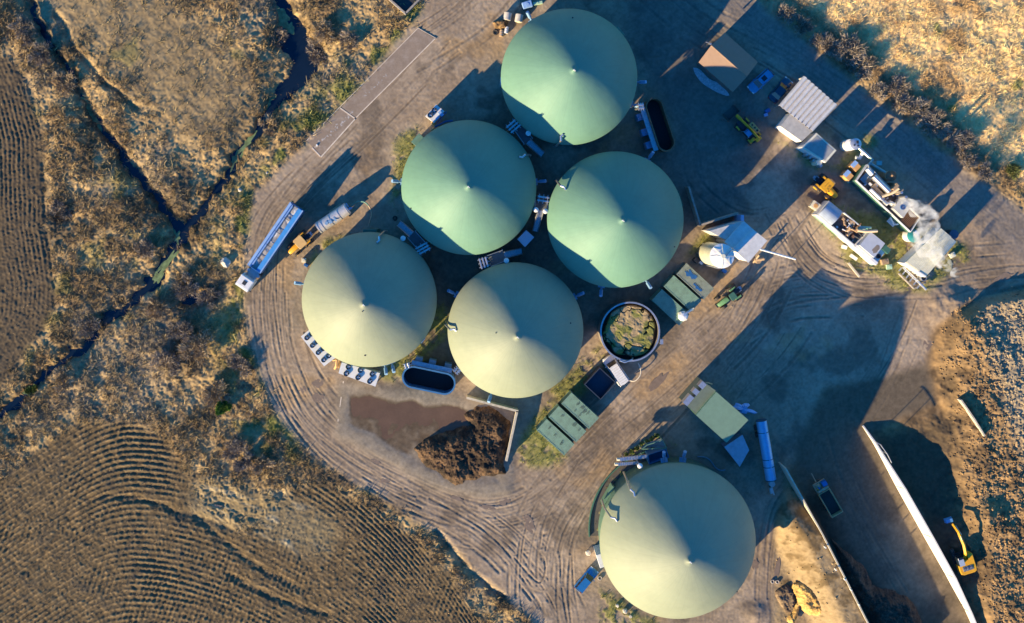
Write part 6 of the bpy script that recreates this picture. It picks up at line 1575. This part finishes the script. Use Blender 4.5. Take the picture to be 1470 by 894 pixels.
# stubble on the ploughed fields
wF = fS * sstep(.0, 1.0, rowh + .5) * .8; px, py = scatter(50000, -30, 760, 40, 930, wF * (1 - .6 * leftdark))
col = np.array([.36, .26, .15])[None] * vr.uniform(.5, 1.2, (len(px), 1)); Vb, Fb, Cb = blades(px, py, zat(px, py), 3, .22, .07, .10, col, 4, lean=1.2)
tag(npmesh('maize_stubble', Vb, Fb, Mveg, Cb), kind='stuff')
# clods on soil: rough crumbs
wC = np.clip(sS * plat + .06 * bS, 0, 1); px, py = scatter(16000, 1100, 1510, 400, 930, wC)
n = len(px); r_ = vr.uniform(.06, .26, n); ctr = np.stack([(px - N0[0]) / S, (N0[1] - py) / S, zat(px, py)], -1)
oct_ = np.array([[1, 0, 0], [-1, 0, 0], [0, 1, 0], [0, -1, 0], [0, 0, .8], [0, 0, -.8]], np.float32)
Vc = ctr[:, None] + oct_[None] * (r_[:, None, None] * vr.uniform(.6, 1.3, (n, 6, 1)))
fo = np.array([[0, 2, 4], [2, 1, 4], [1, 3, 4], [3, 0, 4], [2, 0, 5], [1, 2, 5], [3, 1, 5], [0, 3, 5]])
Fc = (np.arange(n)[:, None, None] * 6 + fo[None]).reshape(-1, 3); cc2 = np.repeat(fat(colr, px, py) * vr.uniform(.8, 1.35, (n, 1)), 6, 0)
tag(npmesh('soil_clods', Vc.reshape(-1, 3), Fc, Mveg, np.clip(cc2, 0, .8)), kind='stuff')

# ---- bare bushes: stems + crown of twigs
Mtwig = mat('twigs', (0, 0, 0), rough=.9, var=.1, scale=1, spec=.1, attr=True)
Mbark = mat('bark', (.15, .11, .08), rough=.9, var=.3, scale=3)
def bush(px, py, rad, hgt, label, seed, col=(.25, .20, .15), n=1500, group='bare shrubs', cat='shrub', leafy=False, name='bare_shrub', rad2=None, rot=0.0):
    r_ = np.random.default_rng(seed); x, y = (px - N0[0]) / S, (N0[1] - py) / S; z = float(zat(px, py))
    t = T(name, label, cat, (x, y, z), 0, group); rad2 = rad2 or rad
    mb = MB()
    tips = []
    ns = 7
    for i in range(ns):
        a = 2 * math.pi * i / ns + r_.uniform(-.3, .3); q = r_.uniform(.3, .75)
        ex, ey = rad * q * math.cos(a), rad2 * q * math.sin(a); ex, ey = ex * math.cos(rot) - ey * math.sin(rot), ex * math.sin(rot) + ey * math.cos(rot)
        mid = (ex * .4 + r_.normal(0, .1), ey * .4 + r_.normal(0, .1), hgt * .45); end = (ex, ey, hgt * r_.uniform(.7, .95))
        mb.tube([(ex * .08, ey * .08, -.2), mid, end], .07 * hgt / 2.5, 5, r1=.015); tips.append(end)
    t.L('stems', mb, Mbark)
    # twig clumps: lobes spread through the crown volume
    nl = 14; la = r_.uniform(0, 2 * np.pi, nl); lr = np.sqrt(r_.uniform(0, 1, nl)) * .75; lz = r_.uniform(.3, .85, nl)
    L_ = np.stack([lr * np.cos(la) * rad, lr * np.sin(la) * rad2, lz * hgt], -1); ls = r_.uniform(.22, .42, nl)
    k = r_.integers(0, nl, n); d = r_.normal(0, 1, (n, 3)); d /= np.linalg.norm(d, axis=1)[:, None]; q = r_.uniform(0.1, 1, (n, 1)) ** .6
    c = L_[k] + d * q * (ls[k][:, None] * np.array([rad, rad2, hgt * .55])[None]); c[:, 2] = np.clip(c[:, 2], .05, None)
    o_ = c / np.array([rad, rad2, hgt]) * np.array([1, 1, .8]) + r_.normal(0, .5, (n, 3)); o_ /= np.linalg.norm(o_, axis=1)[:, None]
    if leafy: ln, wd = .16, .13
    else: ln, wd = .55, .045
    ln = ln * r_.uniform(.5, 1.4, (n, 1)); s_ = np.cross(o_, r_.normal(0, 1, (n, 3))); s_ /= np.linalg.norm(s_, axis=1)[:, None]; s_ *= wd * r_.uniform(.5, 1.5, (n, 1))
    Vq = np.stack([c - s_, c + s_, c + o_ * ln + s_ * .3, c + o_ * ln - s_ * .3], 1)
    cr, sr = math.cos(rot), math.sin(rot); X_ = Vq[..., 0] * cr - Vq[..., 1] * sr; Y_ = Vq[..., 0] * sr + Vq[..., 1] * cr; Vq[..., 0] = X_; Vq[..., 1] = Y_
    clump = r_.uniform(.65, 1.35, nl)[k][:, None]; cc_ = np.array(col)[None] * clump * r_.uniform(.7, 1.3, (n, 1))
    npmesh('crown', Vq.reshape(-1, 3), np.arange(n * 4).reshape(n, 4), Mtwig, np.repeat(cc_, 4, 0), t.o)
G1 = 'bare shrubs along the upper road'; G2 = 'bare shrubs in the left scrub'
RB = [(1128, 22, 1.9, 1.8, 'bare shrub furthest up the line along the upper road'), (1150, 36, 2.0, 2.0, 'grey shrub near the top of the road verge'), (1172, 52, 1.8, 1.7, 'narrow bare shrub above the parked cars on the verge'), (1190, 68, 1.9, 1.9, 'bare shrub where the verge starts to thicken'),
      (1215, 74, 3.2, 3.0, 'large bare shrub beside the sunlit sliver of road'), (1236, 96, 2.6, 2.2, 'broad shrub where the shelter shades the tan meadow'), (1290, 122, 2.4, 1.6, 'rounded shrub shape standing for the silo shadow in the tan meadow'), (1262, 132, 1.8, 1.6, 'low shrub below the round meadow shrub'),  # rounded shrub shape stands in for the shadow of the silo cap
      (1293, 150, 2.0, 1.8, 'ragged low shrub on the verge past the round one'), (1318, 160, 2.6, 2.4, 'wide grey shrub midway down the verge'), (1340, 178, 3.0, 2.6, 'wide shrub with two long post shadows behind it'), (1362, 200, 2.2, 2.0, 'brown shrub near the bend of the verge'), (1384, 205, 2.2, 1.9, 'small bushy shrub at the meadow edge'),
      (1388, 228, 1.8, 1.6, 'thin shrub low on the verge'), (1412, 245, 1.8, 1.5, 'last scrubby bush towards the right edge of the road'), (1452, 245, 1.4, 1.2, 'small greenish bush alone in the tan meadow')]
for i, (px, py, rd, hh, lb) in enumerate(RB):
    bush(px, py, rd * .88, hh * .5, lb, 500 + i, n=int(700 * rd), group=G1, col=(.34, .285, .22) if i != 15 else (.15, .17, .06))
LB = [(285, 500, 3.6, 3.2, 'big bare grey shrub in the middle of the left scrub'), (262, 478, 2.6, 2.4, 'bare shrub just above the big grey one'), (240, 520, 2.6, 2.0, 'brown shrub at the lower left of the big grey one'), (225, 440, 2.2, 2.0, 'shrub overhanging the ditch near the dark pond'), (265, 412, 2.8, 2.5, 'brown shrub standing over the dark pond'), (300, 428, 2.2, 2.0, 'shrub at the right end of the dark pond'),
      (312, 565, 2.6, 2.2, 'grey shrub beside the little green conifer-like bush'), (335, 640, 2.6, 2.4, 'dark bare shrub near the field corner'), (350, 660, 2.0, 2.2, 'small dark shrub at the very corner of the field'), (378, 665, 2.0, 1.6, 'low scrubby bush right of the field corner'), (345, 525, 2.2, 1.8, 'bare shrub near the outer edge of the track bend'),
      (130, 470, 2.2, 1.8, 'tangled shrub bending over the lower ditch'), (90, 545, 2.2, 1.6, 'low tangled shrub on the far bank of the lower ditch'), (35, 45, 2.8, 2.2, 'dark shrub in the top left corner'), (60, 75, 2.4, 2.0, 'dark shrub just below the one in the top left corner'), (92, 118, 2.4, 2.0, 'dark shrub beside the upper left ditch'), (88, 300, 2.2, 2.2, 'shrub leaning over the dark hollow by the left field'),
      (455, 70, 2.4, 2.0, 'tawny shrub at the right bank of the widest water'), (470, 45, 2.2, 2.0, 'tawny shrub above the widest water'), (500, 60, 1.8, 1.8, 'shrub throwing a small dark shade in the upper scrub'), (400, 55, 1.8, 1.4, 'grey shrub on the left bank of the widest water'), (385, 180, 1.8, 1.4, 'tawny shrub near the narrowing of the ditch'), (250, 350, 1.8, 1.6, 'orange-brown shrub where the two ditches meet'), (205, 360, 2.2, 1.6, 'tawny shrub left of where the ditches meet')]
for i, (px, py, rd, hh, lb) in enumerate(LB):
    bush(px, py, rd * .9, hh * .6, lb, 600 + i, n=int(650 * rd), group=G2, col=(.29, .24, .185) if i % 3 else (.38, .29, .18))
bush(322, 585, 1.3, 1.4, 'small vivid green leafy bush in the lower left scrub', 690, col=(.10, .17, .03), n=3500, leafy=True, group=None, name='leafy_bush', cat='bush')
bush(43, 563, 1.3, .9, 'yellow-green leafy clump sitting in the lower ditch', 691, col=(.16, .19, .04), n=2600, leafy=True, group=None, name='leafy_bush', cat='bush')
for i in range(7):
    px, py = 899 + i * 7.2, 652 - i * 4.6
    bush(px, py, .42, .6, ('first', 'second', 'third', 'fourth', 'fifth', 'sixth', 'seventh')[i] + ' little green hedge plant from the left beside the feed hopper', 700 + i, col=(.22, .27, .08), n=260, leafy=True, group='hedge plants beside the hopper', name='hedge_plant', cat='plant')
